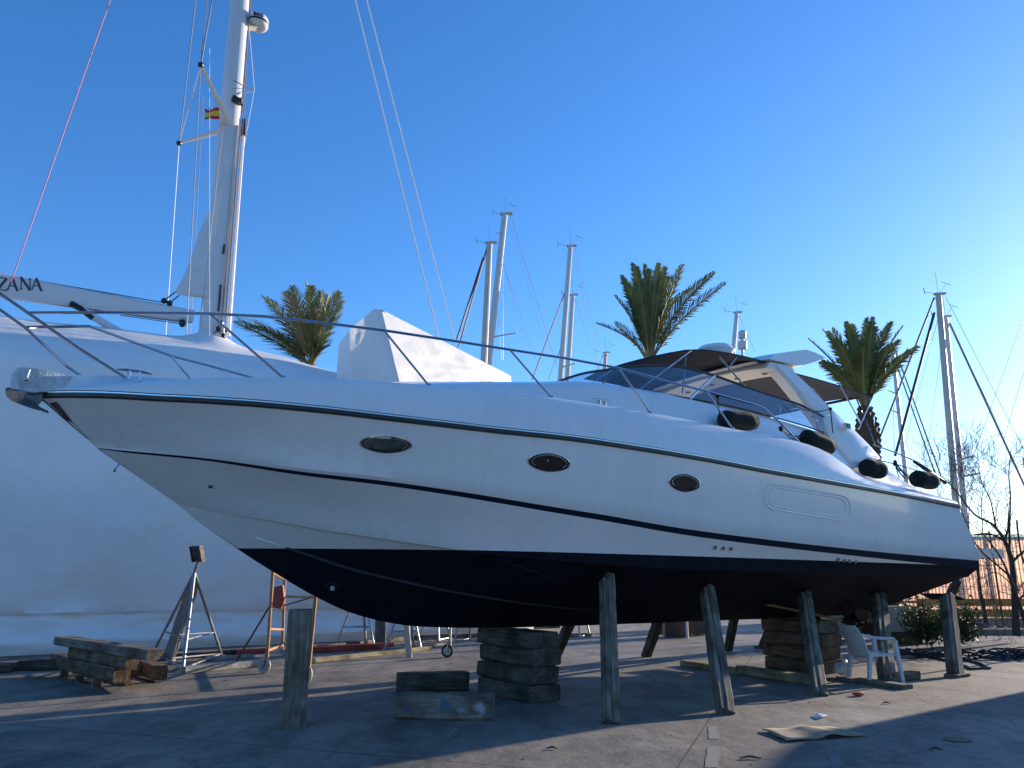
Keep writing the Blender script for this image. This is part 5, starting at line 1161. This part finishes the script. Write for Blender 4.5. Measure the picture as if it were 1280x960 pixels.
# boom with name
bo0 = [BW(-330, 300, WM), BW(-60, 347, WM), BW(0, 356, WM), BW(100, 373, WM), BW(180, 386, WM), BW(241, 396, WM)]
bmc = empty('boom', BW(120, 377, WM), 'long white sail boom lettered ZANA above the wrapped yacht', 'boom'); bc = bmc.location.copy()
b = MB(); rg = []; hs_ = [.30, .32, .31, .27, .22, .18]
for p, h_ in zip(bo0, hs_): rg.append([p+Vector((nx, ny, 0))*a*.16+Vector((0, 0, c*h_)) for a, c in ((1, -.55), (1, .7), (.6, .95), (-.6, .95), (-1, .7), (-1, -.55), (-.6, -1), (.6, -1))])
b.loft(rg, closed=True, caps=True); boom = b.build('boom_body', M['aluw'], bmc, bc, smooth=True, angle=30)
wire(BW(-40, 336, WM+.1), BW(203, 378, WM+.1), .014, 'letter', bmc, bc, 'outhaul_line'); wire(BW(0, 368, WM), BW(90, 384, WM), .014, 'letter', bmc, bc, 'reef_line'); wire(BW(90, 384, WM), BW(228, 403, WM), .012, 'letter', bmc, bc, 'reef_line'); wire(BW(150, 394, WM), BW(228, 405, WM), .012, 'letter', bmc, bc, 'reef_line')
b = MB(); b.tube([BW(88, 379, WM+.1), BW(101, 386, WM+.1), BW(116, 398, WM+.1)], [.09, .08, .07], 8); b.build('strut_end', M['black'], bmc, bc, smooth=True)
b = MB(); b.tube([BW(101, 386, WM+.05), BW(135, 407, WM+.05), BW(160, 420, WM+.05)], .10, 8); b.build('vang_strut', M['aluw'], bmc, bc, smooth=True)
b = MB(); b.sphere(BW(228, 404, WM+.15), .10, 10, 7, (1, 1, 1.2)); b.build('block', M['black'], bmc, bc, smooth=True)
# the four letters, drawn as serif strokes
def stroke(b, pts, wd):
    for (x0, y0), (x1, y1) in zip(pts[:-1], pts[1:]):
        p, q = BW(x0, y0, WM+.17), BW(x1, y1, WM+.17); b.beam(p, q, wd, .012, (nx, ny, 0)) if 0 else b.beam(p, q, .012, wd, Vector((nx, ny, 0)).cross(q-p))
b = MB(); th_, tn = .05, .022
def lett(x0, y0, shape):
    for pts, wd in shape: stroke(b, [(x0+u, y0+v+u*.165) for u, v in pts], wd)
Zs = [([(0, 3), (0, 0), (10, 0)], tn), ([(10, 0), (-1, 15)], th_), ([(-1, 15), (10, 15), (10.5, 12)], tn)]
As = [([(0, 15), (5.5, 0)], tn), ([(5.5, 0), (11.5, 15)], th_), ([(2.2, 10), (9, 10)], tn), ([(-1.2, 15), (1.5, 15)], tn), ([(9.8, 15), (13.2, 15)], tn)]
Ns = [([(1, 15), (1, 0)], tn), ([(1, 0), (12, 15)], th_), ([(12, 15), (12, 0)], tn), ([(-.8, 0), (1.2, 0)], tn), ([(-.8, 15), (2.8, 15)], tn), ([(10.2, 0), (13.8, 0)], tn)]
lett(-1.5, 346.5, Zs); lett(10, 346.5, As); lett(25.5, 346.3, Ns); lett(40, 346.5, As)
b.build('lettering', M['letter'], boom, bc)
# loose rigging hanging in front
def stayobj(pa_, pb_, w, r, m, label, name='backstay', cat='stay'):
    a, c = BW(*pa_, w), BW(*pb_, w); b = MB(); b.tube([a, c], r, 6); o = b.build(name, M[m], off=c, smooth=True); o.location = c; tag(o, label, cat)
stayobj((224, -245), (14, 352), -12.0, .013, 'pink', 'thin pink line slanting down to the yacht pulpit from upper left', 'halyard', 'rope')
stayobj((384, -242), (549, 424), -12.5, .028, 'wirew', 'left of the two thick white stays above the wrap tent')
stayobj((396, -242), (568, 424), -12.9, .025, 'wirew', 'right of the two thick white stays above the wrap tent')

# ------------------------------------------------------------------ distant masts
def fmast(foot, topp, Y, wpx, label, m='mastg', wires=(), extras=(), base=0.3, taper=.85):
    a, c = Yp(*foot, Y), Yp(*topp, Y); r = wpx/F*Y*1.0/2*1.0; d = c-a
    z0 = a-d*((a.z-base)/d.z) if True else a
    o = empty('sailboat_mast', z0, label, 'mast', 'sailing yacht masts beyond the yard'); 
    b = MB(); b.tube([z0, a, c], [r, r, r*taper], 10); b.build('mast_tube', M[m], o, z0, smooth=True)
    b = MB(); b.beam(c+Vector((-r*1.3, 0, .02)), c+Vector((r*2.2, 0, .05)), r*1.2, r*.5); b.build('masthead', M['mastg'], o, z0)
    b = MB(); b.tube([c, c+Vector((0, 0, 1.3))], .010, 4); b.build('antenna', M['wiret'], o, z0)
    b = MB(); b.tube([c, c+Vector((-.75, 0, .15))], .012, 4); b.tube([c+Vector((-.75, 0, -.0)), c+Vector((-.78, 0, .38))], .02, 4); b.tube([c, c+Vector((.5, 0, .62))], .010, 4); b.tube([c+Vector((.3, 0, .75)), c+Vector((.75, 0, .55))], .014, 4); b.build('wind_vane', M['wiret'], o, z0)
    for (p, q, rr, mm) in wires:
        b = MB(); p_, q_ = Yp(*p, Y), Yp(*q, Y); b.tube([p_, q_], rr, 5); b.build('stay', M[mm], o, z0, smooth=True)
    for t, s_ in extras:
        p = a.lerp(c, t); b = MB(); b.tube([p, p+Vector((s_, -.6, .1))], [.05, .03], 6); b.build('spreader', M['mastg'], o, z0, smooth=True)
    return o
fmast((605, 447), (612, 304), 42, 9, 'shorter left mast of the close pair above the wrap tent', wires=[((609, 308), (576, 425), .055, 'wiret'), ((604, 322), (571, 424), .06, 'wired'), ((578, 420), (556, 470), .03, 'wiret')])
fmast((611, 450), (631, 268), 46, 9.5, 'taller right mast of the close pair above the wrap tent', m='alu', extras=((.15, 1.6),), wires=[((638, 268), (697, 460), .018, 'wirem'), ((636, 275), (684, 440), .010, 'wirem'), ((629, 330), (672, 455), .012, 'wirem'), ((631, 335), (668, 470), .012, 'wirem'), ((622, 390), (627, 450), .012, 'wirem'), ((629, 300), (629, 450), .008, 'wirem')])
fmast((700, 481), (713, 308), 44, 7.5, 'tall mast standing left of the middle palm', m='alu', wires=[((708, 360), (665, 475), .04, 'wiret'), ((719, 312), (751, 440), .012, 'wirem'), ((717, 318), (745, 440), .010, 'wirem'), ((703, 430), (685, 475), .02, 'wiret')], extras=((.12, .8),))
fmast((709, 479), (716, 369), 50, 6.5, 'shorter mast just right of the tall one left of the palm', m='alu', wires=[((718, 372), (752, 470), .014, 'wirem')])
fmast((756, 462), (757, 441), 55, 5, 'tip of a distant mast showing left of the middle palm crown', wires=[((754, 443), (744, 470), .03, 'wiret'), ((760, 443), (766, 465), .02, 'wirem')])
fmast((917, 438), (921, 391), 48, 6.5, 'mast tip rising behind the radar dome', m='alu', wires=[((924, 395), (944, 440), .014, 'wirem')])
ln = empty('lantern_mast', Yp(928, 440, 47), 'pole topped by a white lantern just right of the mast tip', 'lantern'); lo = ln.location.copy()
b = MB(); b.tube([Vector((lo.x, lo.y, 0)), lo, Yp(928, 432, 47)], .09, 8); b.build('pole', M['alu'], ln, lo, smooth=True)
b = MB(); b.tube([Yp(928, 436, 47), Yp(928, 427, 47)], .28, 12); b.build('gallery', M['alu'], ln, lo, smooth=True)
b = MB(); b.tube([Yp(928, 423, 47), Yp(928, 415, 47), Yp(928, 413, 47)], [.24, .24, .1], 12); b.build('lamp', M['plastic'], ln, lo, smooth=True); b = MB(); b.tube([Yp(928, 427, 47), Yp(928, 423, 47)], .12, 8); b.build('neck', M['alu'], ln, lo, smooth=True)
fmast((1130, 574), (1116, 440), 50, 5.5, 'slender mast behind the right palm fronds', m='alu', wires=[((1120, 440), (1178, 600), .05, 'wiret'), ((1118, 448), (1170, 595), .05, 'wiret'), ((1117, 500), (1118, 570), .02, 'wirem')], extras=((.6, -.9), (.42, -.9)))
fmast((1196, 640), (1173, 368), 40, 8.6, 'tallest mast at the right with a black furled stay', wires=[((1168, 372), (1098, 552), .055, 'wiret'), ((1168, 391), (1119, 570), .11, 'wiret2'), ((1182, 371), (1280, 562), .014, 'wirem'), ((1172, 400), (1130, 560), .012, 'wirem'), ((1176, 440), (1160, 560), .010, 'wirem'), ((1182, 371), (1300, 620), .012, 'wirem')] if 0 else [((1168, 372), (1098, 552), .055, 'wiret'), ((1168, 391), (1119, 570), .075, 'wired'), ((1182, 371), (1280, 562), .014, 'wirem'), ((1172, 400), (1130, 560), .012, 'wirem'), ((1176, 440), (1160, 560), .010, 'wirem')])
fmast((1208, 656), (1182, 396), 41, 6.6, 'slightly shorter mast close against the tallest one at right', m='alu', wires=[((1187, 404), (1283, 612), .06, 'wiret'), ((1280, 396), (1215, 575), .014, 'wirem'), ((1283, 455), (1232, 625), .014, 'wirem'), ((1190, 410), (1262, 560), .010, 'wirem')], extras=((.22, .7), (.3, .5)))
b = MB(); c = Yp(1281, 600, 40); b.tube([Vector((c.x, c.y, 0)), Yp(1281, 572, 40)], .12, 8); tag(b.build('mooring_pole', M['mastg'], smooth=True), 'dark pole top at the right edge of the view', 'pole')

# ------------------------------------------------------------------ palms
def frond(o, off, p0, p1, bow_, wleaf, nl, seed, droop=.0, dry_sunlit=False, edge=0.0):
    rnd = random.Random(seed); p0, p1 = Vector(p0), Vector(p1); d = p1-p0; ln_ = d.length
    side = d.cross(Vector((0, 0, 1))); side = side.normalized() if side.length > .01 else Vector((1, 0, 0)); out = Vector((d.x, d.y, 0)); 
    pts = []; N = 14
    for i in range(N+1):
        t = i/N; pts.append(p0.lerp(p1, t)+Vector((0, 0, bow_*math.sin(math.pi*t)))-out*.10*math.sin(math.pi*t))
    b = MB(); b.tube(pts, [.035*(1-.75*i/N)+.004 for i in range(N+1)], 5); r_ = b.build('frond', M['rachis'], o, off, smooth=True)
    b = MB()
    rollv = rnd.uniform(-.9, .9)+edge
    for k in range(nl):
        t = .14+.85*k/nl; f = t*N; i = min(N-1, int(f)); c = pts[i].lerp(pts[i+1], f-i); tg = (pts[i+1]-pts[i]).normalized()
        sd0 = tg.cross(Vector((0, 0, 1))).normalized() if abs(tg.z) < .98 else side; up_ = sd0.cross(tg).normalized()
        sd1 = (sd0*math.cos(rollv)+up_*math.sin(rollv)); up1 = sd1.cross(tg)
        L_ = wleaf*(math.sin(math.pi*min(1, .18+t*.80))**.7)*rnd.uniform(.8, 1.1)
        for s_ in (-1, 1):
            dr = (tg*1.05+sd1*s_*rnd.uniform(.55, .85)+up1*rnd.uniform(.05, .45)).normalized(); w_ = .021*rnd.uniform(.8, 1.3)
            m_ = c+dr*L_*.5+Vector((0, 0, .02)); e = c+dr*L_+Vector((0, 0, -L_*.14-droop*rnd.random())); wv = (dr.cross(up1)).normalized()*w_
            b.add([c-wv*.5, c+wv*.5, m_+wv, m_-wv, e], [(0, 1, 2, 3), (3, 2, 4)])
    b.build('leaflets', M['frondd'] if dry_sunlit else M['frond'], r_, off)
def palm(base, crown, Y, tips, label, trunk_r=.24, extra=14, wleaf=.55, seed=0, spread=1.6, clump=True, bulge=None):
    cr = Yp(*crown, Y); bs = Vector((base[0], base[1], 0)) if base else Vector((cr.x, cr.y, 0)); o = empty('palm_tree', bs, label, 'palm'); rnd = random.Random(seed)
    b = MB(); n = 26; pts, rs = [], []
    for i in range(n+1):
        t = i/n; p = bs.lerp(cr, t); pts.append(p+Vector((.05*math.sin(t*5), 0, 0))); rs.append(trunk_r*(1.15-.25*t+(.10 if i % 2 else 0)*1.0))
    if bulge:
        for i in range(n+1):
            zc = pts[i].z-cr.z; rs[i] *= 1+.45*math.exp(-((zc+bulge)/.55)**2)-(.35 if zc > -bulge*.5 else 0)*.8
    b.tube(pts, rs, 14); b.build('trunk', M['palmtrunk'], o, bs, smooth=False)
    b = MB()
    for i in range(int(cr.z/.16)):
        for j in range(9):
            a = j*.698+i*.35; z = .2+i*.16; 
            if z > cr.z-.1: continue
            t = z/cr.z; p = bs.lerp(cr, t); rr = float(np.interp(z, [q.z for q in pts], rs)); dv_ = Vector((math.cos(a), math.sin(a), 0)); tt = Vector((-math.sin(a), math.cos(a), 0))
            c = p+dv_*rr*.93; b.add([c-tt*.075, c+tt*.075, c+dv_*.075+Vector((0, 0, .13))], [(0, 1, 2)]); b.add([c-tt*.075, c+dv_*.075+Vector((0, 0, .13)), c+Vector((0, 0, .2))], [(0, 1, 2)])
    b.build('leaf_bases', M['palmtrunk'], o, bs)['kind'] = 'stuff'
    k = 0
    for tip in tips:
        dy = tip[2] if len(tip) > 2 else rnd.uniform(-spread, spread)*.7; p1 = Yp(tip[0], tip[1], Y+dy); p0 = cr+Vector(((p1.x-cr.x)*.03, (p1.y-cr.y)*.03, rnd.uniform(-.1, .15))); k += 1
        if len(tip) > 3: p0 = Yp(tip[3][0], tip[3][1], Y+dy*.3)
        frond(o, bs, p0, p1, rnd.uniform(.0, .08)*(p1-p0).length*(.6 if p1.z-p0.z > 1.2 else 2.2), wleaf*1.12, 56, seed*50+k, dry_sunlit=(seed == 1 and k % 5 == 0) or (len(tip) > 4 and tip[4]))  # some left-palm fronds take the yellow material to look sunlit
    tp = [(Yp(t[0], t[1], Y)-cr) for t in tips if len(t) < 4]
    for j in range(extra):
        t = rnd.choice(tp); u = rnd.choice(tp); d = t.lerp(u, rnd.random()*.5)*rnd.uniform(.62, .95); d.y += rnd.uniform(-spread, spread)*1.1; k += 1
        frond(o, bs, cr+Vector((d.x*.03, d.y*.03, rnd.uniform(-.1, .1))), cr+d, .12*d.length, wleaf*.9, 40, seed*50+k, dry_sunlit=rnd.random() < .06)
    return o
palm(None, (388, 462), 31, [(296, 398, 1.0), (292, 402, .4), (326, 369), (332, 372, 1.2), (357, 364), (365, 357), (382, 350, .5), (388, 357, -1), (402, 364), (411, 367, -.6), (414, 374, .5, (392, 460), True), (424, 364), (430, 376, -.5), (428, 392, .3), (318, 402), (412, 432, -.5), (345, 420, .5)], 'leftmost palm with sunlit tips behind the wrapped yacht', extra=3, seed=1, wleaf=.85, spread=1.8)
palm(None, (812, 452), 24, [(745, 404, .3), (768, 404, .8), (768, 369, -.4), (776, 344), (780, 349, 1), (790, 328, .4), (795, 333, -1), (806, 330), (812, 336, .8), (823, 328), (832, 333, -.8), (836, 345, .5), (854, 330, .3), (850, 345), (894, 340, -.6), (908, 353, -.3)], 'middle palm with stiff upright fronds behind the bimini', extra=3, seed=2, wleaf=.55, spread=1.2)
palm(None, (1081, 508), 22, [(1010, 423, .2), (1028, 411, -.3), (1034, 414, .9), (1040, 410, .3), (1057, 402, -.5), (1064, 405, .5), (1084, 397), (1092, 396, -.6), (1096, 408, .6), (1115, 402, .2), (1129, 407, -.3), (1149, 433, .1), (1112, 430, .5), (1026, 452, -.3), (1045, 425, -.8), (1125, 425, .8)], 'rightmost palm standing behind the stern with its trunk in view', trunk_r=.22, extra=3, seed=3, wleaf=.48, spread=1.2, bulge=.95)

# ------------------------------------------------------------------ bare tree and shrub
def bare(base, label, seed, h, lean=(0, 0), depth=6, r0=.12, name='bare_tree', first=.38, spreadk=.6):
    rnd = random.Random(seed); o = empty(name, base, label, 'bare tree'); tr = MB(); lb = MB()
    def grow(p, d, ln_, r, lv):
        pts = [p]; rs = [r]; q = p.copy(); dd_ = d.copy(); n = 4 if lv < 3 else 3
        for i in range(n):
            dd_ = (dd_+Vector((rnd.uniform(-1, 1), rnd.uniform(-1, 1), rnd.uniform(-.3, .7)))*(.10+.05*lv)).normalized(); q = q+dd_*ln_/n; pts.append(q.copy()); rs.append(r*(1-.35*(i+1)/n))
        (tr if lv == 0 else lb).tube(pts, [max(.0035, x) for x in rs], 7 if lv < 2 else (5 if lv < 4 else 3), caps=False)
        if lv >= depth: return
        for k in range(2 if lv < 2 else rnd.choice([2, 3])):
            ax = dd_.orthogonal().normalized(); ax.rotate(Matrix.Rotation(rnd.uniform(0, 6.28), 3, dd_)); nd = (dd_+ax*rnd.uniform(spreadk*.6, spreadk*1.35)).normalized(); nd.z += .1; grow(q, nd.normalized(), ln_*rnd.uniform(.66, .86), rs[-1]*rnd.uniform(.62, .8), lv+1)
            if lv >= 1 and rnd.random() < .6:
                j = rnd.randint(1, n-1); ax = dd_.orthogonal().normalized(); ax.rotate(Matrix.Rotation(rnd.uniform(0, 6.28), 3, dd_)); grow(pts[j], (dd_*.6+ax).normalized(), ln_*.55, rs[j]*.45, min(depth, lv+2))
    grow(Vector(base), Vector((lean[0], lean[1], 1)).normalized(), h*first, r0, 0)
    tr.build('trunk', M['bark'], o, Vector(base), smooth=True); lb.build('branches', M['bark'], o, Vector(base), smooth=True); return o
def bare_fit(label, Y, limbs, seed):
    limbs = [(a, r0*.72, r1*.65, n) for a, r0, r1, n in limbs]
    base = Yp(*limbs[0][0][0], Y); base.z = .15; rnd = random.Random(seed); o = empty('bare_tree', base, label, 'bare tree'); tr = MB(); lb = MB()
    def twig(p, d, ln_, r, lv):
        pts = [p]; q = p.copy(); dd_ = d.copy(); n = 4
        for i in range(n): dd_ = (dd_+Vector((rnd.uniform(-1, 1), rnd.uniform(-1, 1), rnd.uniform(-.5, .8)))*.22).normalized(); q = q+dd_*ln_/n; pts.append(q.copy())
        lb.tube(pts, [max(.003, r*(1-.6*i/n)) for i in range(n+1)], 4 if lv < 1 else 3, caps=False)
        if lv < 3:
            for j in range(1, n+1):
                if rnd.random() < .8: ax = dd_.orthogonal().normalized(); ax.rotate(Matrix.Rotation(rnd.uniform(0, 6.28), 3, dd_)); twig(pts[j], (dd_+ax*rnd.uniform(.5, 1.1)).normalized(), ln_*rnd.uniform(.45, .7), r*.55, lv+1)
    for k, (pts, r0, r1, nt) in enumerate(limbs):
        q = [Yp(x, y, Y+(0 if k == 0 else .25*math.sin(k*2.1)*i/len(pts))) for i, (x, y) in enumerate(pts)]
        if k == 0: q[0] = base
        q = pieces(q, 3); n = len(q); (tr if k == 0 else lb).tube(q, [r0+(r1-r0)*i/(n-1)+rnd.uniform(-.004, .004)*(k == 0) for i in range(n)], 8, caps=False)
        for j in range(nt):
            t = rnd.uniform(.25, 1); f = t*(n-1); i = min(n-2, int(f)); p = q[i].lerp(q[i+1], f-i); tg = (q[i+1]-q[i]).normalized(); ax = tg.orthogonal().normalized(); ax.rotate(Matrix.Rotation(rnd.uniform(0, 6.28), 3, tg)); twig(p, (tg*.6+ax+Vector((0, 0, .25))).normalized(), rnd.uniform(.5, 1.0), max(.006, r1*.5), 0)
    tr.build('trunk', M['bark'], o, base, smooth=True); lb.build('branches', M['bark'], o, base, smooth=True)
bare_fit('bare branching tree in front of the mesh fence at right', 20.6, [([(1272, 805), (1269, 765), (1267, 725), (1263, 695), (1254, 672)], .13, .075, 5), ([(1254, 672), (1240, 655), (1218, 643), (1196, 615), (1178, 596)], .06, .014, 9), ([(1262, 692), (1262, 655), (1263, 620), (1261, 592), (1264, 560)], .045, .012, 10), ([(1256, 676), (1236, 667), (1214, 669)], .045, .02, 4), ([(1266, 702), (1274, 694), (1290, 680)], .055, .03, 5), ([(1245, 660), (1238, 625), (1226, 600), (1222, 575)], .03, .008, 8), ([(1264, 730), (1245, 715), (1228, 722), (1212, 716)], .022, .008, 9), ([(1266, 745), (1250, 740), (1238, 752)], .016, .006, 7), ([(1271, 650), (1276, 690), (1290, 730)], .035, .03, 2)], 23)
bare(Vector((17.4, 29.5, 0)), 'second leafless tree further back, its twigs beside the masts', 33, 5.4, lean=(-.02, 0), r0=.08, depth=5, first=.42, spreadk=.55)
bare(G(1292, 812, .15), 'leafless sapling at the right edge', 44, 4.0, lean=(-.12, 0), r0=.05, depth=6)
def shrub(c, rx, ry, rz, nleaf, label, seed, m='leaf', ls=.06):
    rnd = random.Random(seed); o = empty('shrub', c, label, 'shrub'); b = MB(); bt = MB()
    for k in range(46):
        a = rnd.uniform(0, 6.28); t = rnd.uniform(.4, 1); tip = Vector(c)+Vector((math.cos(a)*rx*t, math.sin(a)*ry*t, rz*(.15+1.6*rnd.random()*(1-t*.25)))); bt.tube([Vector(c), Vector(c).lerp(tip, .5)+Vector((0, 0, .1)), tip], [.015, .01, .004], 4)
        for j in range(nleaf//46):
            u = rnd.uniform(.3, 1.02); p = Vector(c).lerp(tip, u)+Vector((rnd.gauss(0, .10), rnd.gauss(0, .10), rnd.gauss(0, .09))); n1 = Vector((rnd.gauss(0, 1), rnd.gauss(0, 1), rnd.gauss(.4, .7))).normalized(); t1_ = n1.orthogonal().normalized(); t1_.rotate(Matrix.Rotation(rnd.uniform(0, 6.28), 3, n1)); t2_ = n1.cross(t1_); s_ = ls*rnd.uniform(.6, 1.3)
            b.add([p-t1_*s_, p+t2_*s_*.45, p+t1_*s_, p-t2_*s_*.45], [(0, 1, 2, 3)])
    bt.build('stems', M['bark'], o, Vector(c)); b.build('foliage', M[m], o, Vector(c))['kind'] = 'stuff'; return o
shrub(G(1203, 800, .15), .6, .5, .62, 1000, 'leafy green shrub right of the transom prop', 5)
shrub(G(1160, 802, .15), .65, .5, .75, 1100, 'leafy green shrub seen under the stern left of the transom prop', 6)
shrub(G(1120, 800, .15)+Vector((0, 1.5, 0)), .7, .6, 1.0, 1200, 'small green shrub glimpsed behind the propeller', 7)
b = MB(); rnd = random.Random(77)
for k in range(5000):
    x = rnd.uniform(11.8, 30); y = 23.9-(x-11.6)*.067+rnd.uniform(.1, 2.6); a = rnd.uniform(0, 3); s_ = rnd.uniform(.03, .07); p = Vector((x, y, .155+rnd.uniform(0, .04))); d = Vector((math.cos(a), math.sin(a), rnd.uniform(-.2, .8)))*s_; w_ = Vector((-math.sin(a), math.cos(a), rnd.uniform(-.3, .5)))*s_*.6
    b.add([p-d, p+w_, p+d, p-w_], [(0, 1, 2, 3)])
M['litter'] = leafmat('dead_leaves', (.10, .055, .02), (.17, .12, .05), tr=.05)
tag(b.build('leaf_litter', M['litter']), 'brown fallen leaves on the planting bed', 'leaf litter', kind='stuff')

# ------------------------------------------------------------------ unseen hull added off to the right to cast the shadow across the yard
b = MB(); rg = []
for i in range(25):
    t = i/24; s = 14.5+15*t; hw = 1.9*min(1, (t*6)**.5 if t < .17 else 1)*(1 if t < .9 else .95)
    rg.append([W((s, -(4.9+w*hw), z+.35*(1-t)*(z > 2))) for w, z in ((0, .9), (-.8, 1.5), (-.95, 1.8), (-1.02, 3.1), (-.6, 3.5), (0, 3.9), (.6, 3.5), (1.02, 3.1), (.95, 1.8), (.8, 1.5))])
b.loft(rg, closed=True, caps=True); nb = b.build('shadow_boat', M['wrap'], smooth=True, angle=40); tag(nb, 'unseen white covered boat added beyond the right edge to shade the yard', 'boat')
for k, (s, w) in enumerate(((16.5, 3.9), (16.5, 5.9), (22, 3.7), (22, 6.1), (27, 3.9), (27, 5.9))):
    p = W((s, -w, 0)); q = W((s, -(4.9+(w-4.9)*.8), 1.55)); b = MB(); b.beam(p, q, .2, .2, av); b.build('support', M['woodg'], nb)
